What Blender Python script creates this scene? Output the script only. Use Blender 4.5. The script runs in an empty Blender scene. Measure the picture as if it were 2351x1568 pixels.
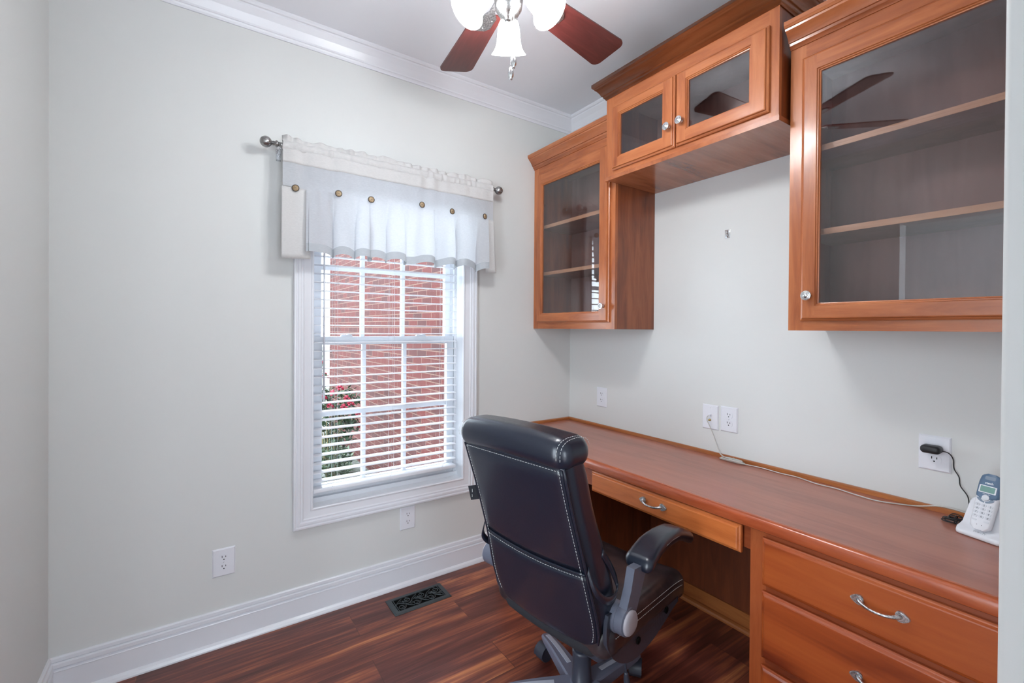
import bpy, bmesh, math, random
from mathutils import Vector, Matrix
random.seed(7)
PI = math.pi
S = bpy.context.scene
COL = S.collection

# ------------------------------------------------------------------ camera
cam = bpy.data.cameras.new('camera'); cam_o = bpy.data.objects.new('camera', cam); COL.objects.link(cam_o)
YAW, PITCH, ROLL, FPX = 0.6022, -0.0059, 0.0072, 1045.28
cam.sensor_fit = 'HORIZONTAL'; cam.sensor_width = 36.0; cam.lens = 36.0 * FPX / 2351.0
cam.shift_x = 0.0; cam.shift_y = -(784.0 - 760.39) / 2351.0
cam.clip_start = 0.02; cam.clip_end = 200
_f = Vector((math.sin(YAW) * math.cos(PITCH), math.cos(YAW) * math.cos(PITCH), math.sin(PITCH)))
_r = Vector((math.cos(YAW), -math.sin(YAW), 0)); _u = _r.cross(_f)
_r2 = _r * math.cos(ROLL) + _u * math.sin(ROLL); _u2 = -_r * math.sin(ROLL) + _u * math.cos(ROLL)
m = Matrix((_r2, _u2, -_f)).transposed().to_4x4(); m.translation = Vector((-2.0437, -2.2873, 1.3517))
cam_o.matrix_world = m
S.camera = cam_o

# ------------------------------------------------------------------ world, lights, exposure
w = bpy.data.worlds.new('world'); S.world = w; w.use_nodes = True
bg = w.node_tree.nodes['Background']; bg.inputs[0].default_value = (0.80, 0.90, 1.0, 1); bg.inputs[1].default_value = 6.5
S.view_settings.view_transform = 'Standard'; S.view_settings.look = 'None'
S.view_settings.exposure = 0.6; S.view_settings.gamma = 1.0; S.view_settings.use_curve_mapping = False

def portal(name, loc, rot, sx, sy):
    """marks an opening through which the sky lights the rooms (no light of its own)"""
    l = bpy.data.lights.new(name, 'AREA'); l.shape = 'RECTANGLE'; l.size = sx; l.size_y = sy; l.cycles.is_portal = True
    o = bpy.data.objects.new(name, l); COL.objects.link(o); o.location = loc; o.rotation_euler = rot
    return o
portal('window_portal', (-1.2085, .16, 1.28), (-PI / 2, 0, 0), .86, 1.62)
portal('unseen_hall_portal', (-1.75, -5.44, 1.05), (PI / 2, 0, 0), 1.2, 2.1)  # unseen hall opening, added to let daylight in from behind the camera
portal('unseen_side_portal', (-4.19, -2.72, 1.35), (0, -PI / 2, 0), 2.5, 2.16)  # unseen side window, added to throw daylight on the right wall

SHADE_EMIT = 44.0

# ------------------------------------------------------------------ materials
def mat(name, col=(.8, .8, .8), rough=.5, metal=0., coat=0., spec=.5, emit=None, es=0.):
    m = bpy.data.materials.new(name); m.use_nodes = True
    b = m.node_tree.nodes['Principled BSDF']
    b.inputs['Base Color'].default_value = (*col, 1); b.inputs['Roughness'].default_value = rough
    b.inputs['Metallic'].default_value = metal; b.inputs['Coat Weight'].default_value = coat
    b.inputs['Coat Roughness'].default_value = .15; b.inputs['Specular IOR Level'].default_value = spec
    if emit: b.inputs['Emission Color'].default_value = (*emit, 1); b.inputs['Emission Strength'].default_value = es
    return m
def N(m, t, **k):
    n = m.node_tree.nodes.new(t)
    for a, v in k.items(): setattr(n, a, v)
    return n
def Lk(m, a, b): m.node_tree.links.new(a, b)
def noise_on(m, scale=(1, 1, 1), ns=5., detail=6., dist=0., c1=None, c2=None, p1=.3, p2=.7, bump=0., bd=.01, rough=None):
    """procedural noise driving colour (between c1 and c2) and bump"""
    b = m.node_tree.nodes['Principled BSDF']
    tc = N(m, 'ShaderNodeTexCoord'); mp = N(m, 'ShaderNodeMapping'); mp.inputs['Scale'].default_value = scale
    nz = N(m, 'ShaderNodeTexNoise'); nz.inputs['Scale'].default_value = ns; nz.inputs['Detail'].default_value = detail; nz.inputs['Distortion'].default_value = dist
    Lk(m, tc.outputs['Object'], mp.inputs['Vector']); Lk(m, mp.outputs['Vector'], nz.inputs['Vector'])
    if c1:
        r = N(m, 'ShaderNodeValToRGB'); r.color_ramp.elements[0].position = p1; r.color_ramp.elements[1].position = p2
        r.color_ramp.elements[0].color = (*c1, 1); r.color_ramp.elements[1].color = (*c2, 1)
        Lk(m, nz.outputs['Fac'], r.inputs['Fac']); Lk(m, r.outputs['Color'], b.inputs['Base Color'])
    if bump:
        bp = N(m, 'ShaderNodeBump'); bp.inputs['Strength'].default_value = bump; bp.inputs['Distance'].default_value = bd
        Lk(m, nz.outputs['Fac'], bp.inputs['Height']); Lk(m, bp.outputs['Normal'], b.inputs['Normal'])
    if rough:
        mr = N(m, 'ShaderNodeMapRange'); mr.inputs['To Min'].default_value = rough[0]; mr.inputs['To Max'].default_value = rough[1]
        Lk(m, nz.outputs['Fac'], mr.inputs['Value']); Lk(m, mr.outputs['Result'], b.inputs['Roughness'])
    return m
def wood(name, c_dark, c_mid, c_light, axis='z', rough=.33, coat=.25, grain=1.0, blotch=.5):
    m = mat(name, c_mid, rough, coat=coat)
    b = m.node_tree.nodes['Principled BSDF']
    sc = {'x': (.12, 1, 1), 'y': (1, .12, 1), 'z': (1, 1, .12)}[axis]
    tc = N(m, 'ShaderNodeTexCoord'); mp = N(m, 'ShaderNodeMapping'); mp.inputs['Scale'].default_value = sc
    Lk(m, tc.outputs['Object'], mp.inputs['Vector'])
    n1 = N(m, 'ShaderNodeTexNoise'); n1.inputs['Scale'].default_value = 28 * grain; n1.inputs['Detail'].default_value = 8; n1.inputs['Distortion'].default_value = .7; n1.inputs['Roughness'].default_value = .62
    n2 = N(m, 'ShaderNodeTexNoise'); n2.inputs['Scale'].default_value = 5.5; n2.inputs['Detail'].default_value = 3; n2.inputs['Distortion'].default_value = 1.1
    Lk(m, mp.outputs['Vector'], n1.inputs['Vector']); Lk(m, mp.outputs['Vector'], n2.inputs['Vector'])
    mx = N(m, 'ShaderNodeMath', operation='MULTIPLY_ADD'); mx.inputs[1].default_value = blotch
    ms = N(m, 'ShaderNodeMath', operation='MULTIPLY'); ms.inputs[1].default_value = 1 - blotch
    Lk(m, n1.outputs['Fac'], ms.inputs[0]); Lk(m, n2.outputs['Fac'], mx.inputs[0]); Lk(m, ms.outputs[0], mx.inputs[2])
    r = N(m, 'ShaderNodeValToRGB'); e = r.color_ramp.elements
    e[0].position = .34; e[0].color = (*c_dark, 1); e[1].position = .62; e[1].color = (*c_light, 1)
    k = e.new(.48); k.color = (*c_mid, 1)
    Lk(m, mx.outputs[0], r.inputs['Fac']); Lk(m, r.outputs['Color'], b.inputs['Base Color'])
    mr = N(m, 'ShaderNodeMapRange'); mr.inputs['To Min'].default_value = rough - .06; mr.inputs['To Max'].default_value = rough + .1
    Lk(m, n2.outputs['Fac'], mr.inputs['Value']); Lk(m, mr.outputs['Result'], b.inputs['Roughness'])
    bp = N(m, 'ShaderNodeBump'); bp.inputs['Strength'].default_value = .05; bp.inputs['Distance'].default_value = .002
    Lk(m, n1.outputs['Fac'], bp.inputs['Height']); Lk(m, bp.outputs['Normal'], b.inputs['Normal'])
    return m
M = {}
M['wall'] = noise_on(mat('wall_paint', (.70, .71, .695), .55, spec=.3), ns=260, detail=2, bump=.03, bd=.002)
M['ceil'] = noise_on(mat('ceiling_paint', (.88, .895, .94), .7, spec=.2), ns=200, detail=2, bump=.02, bd=.002)
M['trim'] = noise_on(mat('white_trim_paint', (.79, .80, .84), .28, coat=.1), ns=3, detail=1, c1=(.775, .785, .825), c2=(.80, .81, .85))
M['jamb'] = mat('white_jamb_paint', (.80, .82, .86), .25)
M['plate'] = mat('white_plate_plastic', (.78, .79, .84), .3)
M['slot'] = mat('dark_slot', (.004, .004, .004), .9, spec=.1)  # near-black that holds the dark inside slots and the vent duct
M['blind'] = mat('white_blind_slat', (.86, .88, .92), .35)
M['nickel'] = noise_on(mat('brushed_nickel', (.36, .355, .35), .3, metal=1.), scale=(1, 1, 12), ns=60, detail=2, rough=(.2, .38))
M['chrome'] = mat('bright_silver', (.72, .73, .74), .2, metal=1.)
M['pewter'] = noise_on(mat('antique_silver', (.5, .5, .5), .3, metal=1.), ns=180, detail=3, c1=(.34, .34, .35), c2=(.72, .73, .74), p1=.35, p2=.6)
CD, CM, CLt = (.24, .055, .014), (.40, .115, .034), (.52, .175, .06)
M['wz'] = wood('cherry_stained_maple_vertical', CD, CM, CLt, 'z')
M['wy'] = wood('cherry_stained_maple_horizontal', CD, CM, CLt, 'y')
M['wcrown'] = wood('cherry_crown_moulding', (.20, .05, .016), (.36, .105, .036), (.46, .15, .055), 'y', rough=.22, coat=.4)
M['wcrownx'] = wood('cherry_crown_return', (.20, .05, .016), (.36, .105, .036), (.46, .15, .055), 'x', rough=.22, coat=.4)
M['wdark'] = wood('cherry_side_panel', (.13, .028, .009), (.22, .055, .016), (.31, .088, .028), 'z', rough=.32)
M['wzr'] = wood('red_cherry_vertical', (.20, .03, .008), (.37, .08, .02), (.47, .12, .035), 'z')
M['wyr'] = wood('red_cherry_rail', (.16, .025, .008), (.30, .06, .016), (.38, .09, .028), 'y')
M['wdraw'] = wood('cherry_drawer_front', (.17, .022, .005), (.39, .072, .013), (.50, .115, .022), 'y', rough=.34, coat=.12, grain=.7, blotch=.62)
M['wpencil'] = wood('light_cherry_drawer_front', (.46, .11, .024), (.61, .165, .04), (.69, .21, .055), 'y', rough=.3)
M['wtop'] = wood('cherry_desk_top', (.31, .095, .058), (.40, .135, .085), (.46, .17, .11), 'y', rough=.33, coat=.35, grain=.8)
M['wnose'] = wood('cherry_desk_nosing', (.28, .05, .015), (.42, .085, .028), (.52, .13, .045), 'y', rough=.22, coat=.5)
M['wcleat'] = wood('cherry_cleat', (.28, .08, .02), (.40, .13, .035), (.5, .18, .05), 'y')
M['wcleatx'] = wood('cherry_cleat_short', (.28, .08, .02), (.40, .13, .035), (.5, .18, .05), 'x')
M['wshelf'] = wood('maple_shelf_edge', (.45, .20, .10), (.60, .30, .16), (.70, .38, .21), 'y', rough=.4)
M['winner'] = wood('cabinet_inside_veneer', (.24, .12, .09), (.31, .155, .115), (.37, .195, .15), 'z', rough=.4, grain=.6)
M['wunder'] = wood('shaded_cherry_under_desk', (.10, .022, .008), (.17, .04, .012), (.24, .062, .02), 'z', rough=.4)  # darker cherry: the shadow under the desk is put into the colour
M['wblade'] = wood('mahogany_fan_blade', (.05, .010, .009), (.085, .017, .015), (.13, .030, .026), 'x', rough=.35, coat=.2, grain=1.6)
M['leather'] = noise_on(mat('black_leather', (.008, .012, .024), .3, coat=.3), ns=170, detail=4, bump=.06, bd=.002, rough=(.24, .38))
M['leather_seat'] = noise_on(mat('worn_seat_leather', (.022, .017, .020), .34, coat=.15), ns=22, detail=6, c1=(.016, .014, .018), c2=(.05, .034, .036), p1=.4, p2=.75, bump=.1, bd=.003)
M['mesh'] = mat('black_mesh_cloth', (.012, .013, .018), .8)
M['plastic'] = mat('black_plastic', (.034, .038, .055), .38)
M['baseplastic'] = noise_on(mat('charcoal_base_plastic', (.15, .16, .22), .36), ns=90, detail=3, bump=.05, bd=.002)
M['armplastic'] = mat('blue_grey_arm_plastic', (.11, .12, .16), .36)
M['strip'] = mat('pale_grey_strip', (.46, .48, .56), .4)
M['thread'] = mat('white_thread', (.62, .63, .62), .7)
M['greycap'] = mat('grey_cap_plastic', (.36, .34, .37), .4)
M['phone'] = mat('white_phone_plastic', (.82, .83, .87), .25)
M['phoneblue'] = mat('slate_blue_phone_face', (.10, .17, .27), .35)
M['phonegrey'] = mat('blue_grey_key', (.22, .28, .36), .4)
M['lcd'] = mat('green_lcd', (.16, .30, .27), .25, emit=(.16, .30, .27), es=.12)
M['key'] = mat('pale_phone_key', (.70, .72, .76), .4)
M['ink'] = mat('dark_ink', (.05, .06, .08), .6)
M['inkwhite'] = mat('white_print', (.85, .87, .9), .5)
M['emboss'] = mat('embossed_white', (.66, .67, .70), .35)
M['blackcord'] = mat('black_cord', (.012, .012, .014), .45)
M['whitecord'] = mat('cream_cord', (.62, .61, .57), .45)
M['brass'] = mat('brass', (.55, .42, .16), .3, metal=1.)
M['ventmetal'] = mat('bronze_black_vent', (.05, .062, .068), .38, metal=.3)
M['button'] = noise_on(mat('coconut_button', (.42, .30, .17), .5), ns=120, c1=(.33, .22, .12), c2=(.52, .39, .24))
M['buttonrim'] = mat('dark_button_rim', (.05, .035, .025), .5)
M['shade'] = mat('frosted_glass_shade_lit', (.9, .9, .9), .4, emit=(.95, .98, 1.), es=SHADE_EMIT)
M['sash'] = mat('white_sash_vinyl', (.82, .85, .90), .3)

def glass_mat(name, tint, r0):
    """thin clear pane: transparent, with mirror reflection growing at grazing angles (same from both faces)"""
    m = bpy.data.materials.new(name); m.use_nodes = True; nt = m.node_tree; nt.nodes.clear()
    o = N(m, 'ShaderNodeOutputMaterial'); mx = N(m, 'ShaderNodeMixShader')
    ge = N(m, 'ShaderNodeNewGeometry'); dt = N(m, 'ShaderNodeVectorMath', operation='DOT_PRODUCT'); Lk(m, ge.outputs['Normal'], dt.inputs[0]); Lk(m, ge.outputs['Incoming'], dt.inputs[1])
    ab = N(m, 'ShaderNodeMath', operation='ABSOLUTE'); Lk(m, dt.outputs['Value'], ab.inputs[0])
    om = N(m, 'ShaderNodeMath', operation='SUBTRACT'); om.inputs[0].default_value = 1; Lk(m, ab.outputs[0], om.inputs[1])
    pw = N(m, 'ShaderNodeMath', operation='POWER'); pw.inputs[1].default_value = 5; Lk(m, om.outputs[0], pw.inputs[0])
    fa = N(m, 'ShaderNodeMath', operation='MULTIPLY_ADD'); fa.inputs[1].default_value = 1 - r0; fa.inputs[2].default_value = r0; Lk(m, pw.outputs[0], fa.inputs[0])
    tr = N(m, 'ShaderNodeBsdfTransparent'); tr.inputs['Color'].default_value = (*tint, 1)
    gl = N(m, 'ShaderNodeBsdfGlossy'); gl.inputs['Roughness'].default_value = 0.01
    Lk(m, fa.outputs[0], mx.inputs[0]); Lk(m, tr.outputs[0], mx.inputs[1]); Lk(m, gl.outputs[0], mx.inputs[2]); Lk(m, mx.outputs[0], o.inputs[0])
    return m
M['winglass'] = glass_mat('window_glass', (.98, .99, .985), .015)
M['cabglass'] = glass_mat('cabinet_door_glass', (.90, .90, .92), .085)

def cloth_mat(name, col, trans):
    m = bpy.data.materials.new(name); m.use_nodes = True; nt = m.node_tree; nt.nodes.clear()
    o = N(m, 'ShaderNodeOutputMaterial'); mx = N(m, 'ShaderNodeMixShader'); mx.inputs[0].default_value = trans
    d = N(m, 'ShaderNodeBsdfDiffuse'); t = N(m, 'ShaderNodeBsdfTranslucent')
    tc = N(m, 'ShaderNodeTexCoord'); mp = N(m, 'ShaderNodeMapping'); mp.inputs['Scale'].default_value = (1, 1, 5)
    nz = N(m, 'ShaderNodeTexNoise'); nz.inputs['Scale'].default_value = 90; nz.inputs['Detail'].default_value = 4
    Lk(m, tc.outputs['Object'], mp.inputs['Vector']); Lk(m, mp.outputs['Vector'], nz.inputs['Vector'])
    r = N(m, 'ShaderNodeValToRGB'); r.color_ramp.elements[0].position = .35; r.color_ramp.elements[1].position = .65
    r.color_ramp.elements[0].color = (*[c * .93 for c in col], 1); r.color_ramp.elements[1].color = (*col, 1)
    Lk(m, nz.outputs['Fac'], r.inputs['Fac'])
    Lk(m, r.outputs['Color'], d.inputs['Color']); Lk(m, r.outputs['Color'], t.inputs['Color'])
    Lk(m, d.outputs[0], mx.inputs[1]); Lk(m, t.outputs[0], mx.inputs[2]); Lk(m, mx.outputs[0], o.inputs[0])
    return m
M['linen'] = cloth_mat('cream_linen', (.76, .75, .74), .22)
M['linen_sheer'] = cloth_mat('sheer_white_linen', (.74, .76, .79), .5)
M['linen_hem'] = cloth_mat('shaded_double_linen_hem', (.50, .53, .56), .14)  # doubled cloth; its backlit fold shade is put into the grey colour

# floor: planks along x, 0.178 m wide
def floor_mat():
    m = mat('mahogany_plank_floor', (.2, .05, .03), .3, coat=.15); b = m.node_tree.nodes['Principled BSDF']
    tc = N(m, 'ShaderNodeTexCoord'); mp = N(m, 'ShaderNodeMapping'); mp.inputs['Location'].default_value = (1.00, .632 + .178 * 20, 0)
    Lk(m, tc.outputs['Object'], mp.inputs['Vector'])
    bk = N(m, 'ShaderNodeTexBrick'); bk.offset = .37; bk.offset_frequency = 2; bk.squash = 1
    bk.inputs['Scale'].default_value = 1; bk.inputs['Brick Width'].default_value = 1.24; bk.inputs['Row Height'].default_value = .178
    bk.inputs['Mortar Size'].default_value = .0012; bk.inputs['Mortar Smooth'].default_value = .1; bk.inputs['Bias'].default_value = 0
    bk.inputs['Color1'].default_value = (0, 0, 0, 1); bk.inputs['Color2'].default_value = (1, 1, 1, 1); bk.inputs['Mortar'].default_value = (.5, .5, .5, 1)
    Lk(m, mp.outputs['Vector'], bk.inputs['Vector'])
    # streaks along x, shifted board by board
    mp2 = N(m, 'ShaderNodeMapping'); mp2.inputs['Scale'].default_value = (.9, 9, 1)
    Lk(m, tc.outputs['Object'], mp2.inputs['Vector'])
    ad = N(m, 'ShaderNodeVectorMath', operation='MULTIPLY_ADD'); ad.inputs[1].default_value = (9, 3, 5)
    Lk(m, bk.outputs['Color'], ad.inputs[0]); Lk(m, mp2.outputs['Vector'], ad.inputs[2])
    n1 = N(m, 'ShaderNodeTexNoise'); n1.inputs['Scale'].default_value = 1.5; n1.inputs['Detail'].default_value = 7; n1.inputs['Roughness'].default_value = .55; n1.inputs['Distortion'].default_value = .5
    Lk(m, ad.outputs[0], n1.inputs['Vector'])
    mp3 = N(m, 'ShaderNodeMapping'); mp3.inputs['Scale'].default_value = (3, 90, 1); Lk(m, tc.outputs['Object'], mp3.inputs['Vector'])
    n2 = N(m, 'ShaderNodeTexNoise'); n2.inputs['Scale'].default_value = 1.; n2.inputs['Detail'].default_value = 5; Lk(m, mp3.outputs['Vector'], n2.inputs['Vector'])
    mxx = N(m, 'ShaderNodeMath', operation='MULTIPLY_ADD'); mxx.inputs[1].default_value = .28
    mss = N(m, 'ShaderNodeMath', operation='MULTIPLY'); mss.inputs[1].default_value = .74
    Lk(m, n1.outputs['Fac'], mss.inputs[0]); Lk(m, n2.outputs['Fac'], mxx.inputs[0]); Lk(m, mss.outputs[0], mxx.inputs[2])
    r = N(m, 'ShaderNodeValToRGB'); e = r.color_ramp.elements
    e[0].position = .38; e[0].color = (.08, .018, .012, 1); e[1].position = .68; e[1].color = (.60, .22, .085, 1)
    k = e.new(.49); k.color = (.15, .038, .026, 1); k = e.new(.58); k.color = (.31, .085, .040, 1)
    Lk(m, mxx.outputs[0], r.inputs['Fac'])
    dk = N(m, 'ShaderNodeMix', data_type='RGBA'); dk.blend_type = 'MIX'; dk.inputs[7].default_value = (.03, .01, .008, 1)
    Lk(m, r.outputs['Color'], dk.inputs[6])
    fm = N(m, 'ShaderNodeMath', operation='MULTIPLY'); fm.inputs[1].default_value = .6; Lk(m, bk.outputs['Fac'], fm.inputs[0]); Lk(m, fm.outputs[0], dk.inputs[0])
    Lk(m, dk.outputs[2], b.inputs['Base Color'])
    mr = N(m, 'ShaderNodeMapRange'); mr.inputs['To Min'].default_value = .26; mr.inputs['To Max'].default_value = .42
    Lk(m, n2.outputs['Fac'], mr.inputs['Value']); Lk(m, mr.outputs['Result'], b.inputs['Roughness'])
    bp = N(m, 'ShaderNodeBump'); bp.inputs['Strength'].default_value = .15; bp.inputs['Distance'].default_value = .001
    Lk(m, bk.outputs['Fac'], bp.inputs['Height']); bp.invert = True; Lk(m, bp.outputs['Normal'], b.inputs['Normal'])
    return m
M['floor'] = floor_mat()
def brick_mat():
    m = mat('red_brick', (.4, .1, .06), .85); b = m.node_tree.nodes['Principled BSDF']
    tc = N(m, 'ShaderNodeTexCoord'); sp = N(m, 'ShaderNodeSeparateXYZ'); cb = N(m, 'ShaderNodeCombineXYZ')
    Lk(m, tc.outputs['Object'], sp.inputs[0])
    sm = N(m, 'ShaderNodeMath', operation='ADD'); Lk(m, sp.outputs['Y'], sm.inputs[0]); Lk(m, sp.outputs['X'], sm.inputs[1])
    Lk(m, sm.outputs[0], cb.inputs['X']); Lk(m, sp.outputs['Z'], cb.inputs['Y'])
    bk = N(m, 'ShaderNodeTexBrick'); bk.offset = .5
    bk.inputs['Scale'].default_value = 1; bk.inputs['Brick Width'].default_value = .205; bk.inputs['Row Height'].default_value = .0677
    bk.inputs['Mortar Size'].default_value = .005; bk.inputs['Mortar Smooth'].default_value = .2; bk.inputs['Bias'].default_value = -.35
    bk.inputs['Color1'].default_value = (.088, .0095, .0065, 1); bk.inputs['Color2'].default_value = (.03, .009, .010, 1); bk.inputs['Mortar'].default_value = (.15,.085,.065, 1)
    Lk(m, cb.outputs[0], bk.inputs['Vector'])
    nz = N(m, 'ShaderNodeTexNoise'); nz.inputs['Scale'].default_value = 9; nz.inputs['Detail'].default_value = 6
    Lk(m, tc.outputs['Object'], nz.inputs['Vector'])
    mx = N(m, 'ShaderNodeMix', data_type='RGBA'); mx.blend_type = 'MULTIPLY'; mx.inputs[0].default_value = .55
    r = N(m, 'ShaderNodeValToRGB'); r.color_ramp.elements[0].color = (.55, .5, .5, 1); r.color_ramp.elements[1].color = (1.25, 1.2, 1.15, 1)
    Lk(m, nz.outputs['Fac'], r.inputs['Fac']); Lk(m, bk.outputs['Color'], mx.inputs[6]); Lk(m, r.outputs['Color'], mx.inputs[7])
    Lk(m, mx.outputs[2], b.inputs['Base Color'])
    bp = N(m, 'ShaderNodeBump'); bp.inputs['Strength'].default_value = .5; bp.inputs['Distance'].default_value = .006; bp.invert = True
    Lk(m, bk.outputs['Fac'], bp.inputs['Height']); Lk(m, bp.outputs['Normal'], b.inputs['Normal'])
    return m
M['brick'] = brick_mat()
M['ground'] = noise_on(mat('garden_ground', (.2, .2, .12), .9), ns=14, detail=8, c1=(.05, .07, .04), c2=(.16, .15, .15), p1=.4, p2=.62, bump=.4, bd=.03)
M['leaf'] = noise_on(mat('rose_leaves', (.06, .13, .05), .5), ns=20, c1=(.010, .03, .014), c2=(.055, .09, .04))
M['leaf2'] = noise_on(mat('pale_bed_leaves', (.2, .3, .12), .5), ns=20, c1=(.04, .07, .03), c2=(.12, .16, .09))
M['stem'] = mat('rose_stem', (.16, .13, .06), .7)
M['rose'] = noise_on(mat('crimson_rose', (.65, .02, .10), .5), ns=60, c1=(.22, .004, .02), c2=(.36, .012, .05))

# ------------------------------------------------------------------ mesh builder
class MB:
    def __init__(s): s.v = []; s.f = []; s.mi = []; s.sm = []
    def add(s, vs, fs, m=0, smooth=False):
        o = len(s.v); s.v += [tuple(p) for p in vs]; s.f += [tuple(i + o for i in f) for f in fs]
        s.mi += [m] * len(fs); s.sm += [smooth] * len(fs); return s
    def box(s, x0, x1, y0, y1, z0, z1, m=0):
        x0, x1 = min(x0, x1), max(x0, x1); y0, y1 = min(y0, y1), max(y0, y1); z0, z1 = min(z0, z1), max(z0, z1)
        v = [(x, y, z) for x in (x0, x1) for y in (y0, y1) for z in (z0, z1)]
        return s.add(v, [(0, 1, 3, 2), (4, 6, 7, 5), (0, 4, 5, 1), (2, 3, 7, 6), (0, 2, 6, 4), (1, 5, 7, 3)], m)
    def rbox(s, c, size, r, seg=3, n=3, m=0, fn=None):
        """rounded box on a cube grid; fn(Vector)->Vector bends it"""
        h = [q / 2 for q in size]; r = min(r, min(h) * .999)
        def ax(H):
            a = [-H + r * (1 - math.cos(PI / 2 * i / seg)) for i in range(seg)] if 0 else [-H + r * i / seg for i in range(seg)]
            mid = [-(H - r) + 2 * (H - r) * i / n for i in range(n + 1)]
            return a + mid + [-q for q in reversed(a)]
        A = [ax(q) for q in h]; L = [len(q) for q in A]; idx = {}; vs = []
        def pt(i, j, k):
            if (i, j, k) not in idx:
                p = Vector((A[0][i], A[1][j], A[2][k]))
                q = Vector([max(-(h[t] - r), min(h[t] - r, p[t])) for t in range(3)])
                d = p - q
                if d.length > 1e-9: d = d.normalized() * r
                w = q + d + Vector(c)
                if fn: w = fn(w)
                idx[(i, j, k)] = len(vs); vs.append(tuple(w))
            return idx[(i, j, k)]
        fs = []
        for a, b_, cc in ((0, 1, 2), (1, 2, 0), (2, 0, 1)):
            for side in (0, L[a] - 1):
                for i in range(L[b_] - 1):
                    for j in range(L[cc] - 1):
                        q = []
                        for (di, dj) in ((0, 0), (1, 0), (1, 1), (0, 1)):
                            t = [0, 0, 0]; t[a] = side; t[b_] = i + di; t[cc] = j + dj; q.append(pt(*t))
                        fs.append(tuple(q) if side else tuple(reversed(q)))
        return s.add(vs, fs, m, True)
    def tube(s, pts, r, seg=8, m=0, closed=False, caps=True):
        P_ = [Vector(p) for p in pts]; n = len(P_); rr = r if isinstance(r, (list, tuple)) else [r] * n
        vs = []; prev = None
        for i in range(n):
            if closed: t = P_[(i + 1) % n] - P_[i - 1]
            else: t = P_[min(i + 1, n - 1)] - P_[max(i - 1, 0)]
            t = t.normalized() if t.length > 1e-9 else Vector((0, 0, 1))
            if prev is None:
                a = Vector((0, 0, 1)) if abs(t.z) < .9 else Vector((1, 0, 0)); u = t.cross(a).normalized()
            else:
                u = prev - t * prev.dot(t); u = u.normalized() if u.length > 1e-6 else t.orthogonal().normalized()
            prev = u; w = t.cross(u)
            for k in range(seg):
                a = 2 * PI * k / seg; vs.append(tuple(P_[i] + (u * math.cos(a) + w * math.sin(a)) * rr[i]))
        fs = []
        for i in range(n if closed else n - 1):
            j = (i + 1) % n
            for k in range(seg):
                l = (k + 1) % seg; fs.append((i * seg + k, i * seg + l, j * seg + l, j * seg + k))
        if caps and not closed: fs += [tuple(reversed(range(seg))), tuple((n - 1) * seg + k for k in range(seg))]
        return s.add(vs, fs, m, True)
    def lathe(s, prof, seg=24, mtx=None, m=0, cap=True):
        mtx = mtx or Matrix(); vs = []; n = len(prof)
        for (r, h) in prof:
            for k in range(seg):
                a = 2 * PI * k / seg; vs.append(tuple(mtx @ Vector((r * math.cos(a), r * math.sin(a), h))))
        fs = [(i * seg + k, i * seg + (k + 1) % seg, (i + 1) * seg + (k + 1) % seg, (i + 1) * seg + k) for i in range(n - 1) for k in range(seg)]
        if cap: fs += [tuple(reversed(range(seg))), tuple((n - 1) * seg + k for k in range(seg))]
        return s.add(vs, fs, m, True)
    def prism(s, poly, fn, a0, a1, m=0, smooth=False, n=1):
        """poly 2-d outline; fn(p, q, t)->xyz ; extruded t from a0 to a1 (numbers or per-point functions)"""
        k = len(poly); vs = []
        for i in range(n + 1):
            for (p, q) in poly:
                b0 = a0(p, q) if callable(a0) else a0; b1 = a1(p, q) if callable(a1) else a1
                vs.append(fn(p, q, b0 + (b1 - b0) * i / n))
        fs = [(i * k + j, i * k + (j + 1) % k, (i + 1) * k + (j + 1) % k, (i + 1) * k + j) for i in range(n) for j in range(k)]
        fs += [tuple(reversed(range(k))), tuple(n * k + j for j in range(k))]
        return s.add(vs, fs, m, smooth)
    def rings(s, R_, mv=0, mh=1, fn=None, close=True, butt=()):
        """R_: list of (a0,a1,b0,b1,d): nested rectangles joined; sides get mv, top/bottom mh"""
        def c(r): a0, a1, b0, b1, d = r; return [fn(a0, b0, d), fn(a1, b0, d), fn(a1, b1, d), fn(a0, b1, d)]
        for i in range(len(R_) - 1):
            p, q = R_[i], R_[i + 1]
            if i in butt:   # stiles run full height
                P0, P1 = p, q; d = p[4]
                s.add([fn(P0[0], P0[2], d), fn(P1[0], P0[2], d), fn(P1[0], P0[3], d), fn(P0[0], P0[3], d)], [(0, 1, 2, 3)], mv)
                s.add([fn(P1[1], P0[2], d), fn(P0[1], P0[2], d), fn(P0[1], P0[3], d), fn(P1[1], P0[3], d)], [(0, 1, 2, 3)], mv)
                s.add([fn(P1[0], P0[2], d), fn(P1[1], P0[2], d), fn(P1[1], P1[2], d), fn(P1[0], P1[2], d)], [(0, 1, 2, 3)], mh)
                s.add([fn(P1[0], P1[3], d), fn(P1[1], P1[3], d), fn(P1[1], P0[3], d), fn(P1[0], P0[3], d)], [(0, 1, 2, 3)], mh)
                continue
            v = c(p) + c(q)
            s.add(v, [(0, 1, 5, 4), (2, 3, 7, 6)], mh); s.add(v, [(1, 2, 6, 5), (3, 0, 4, 7)], mv)
        if close: s.add(c(R_[-1]), [(0, 1, 2, 3)], mh)
        return s
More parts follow.
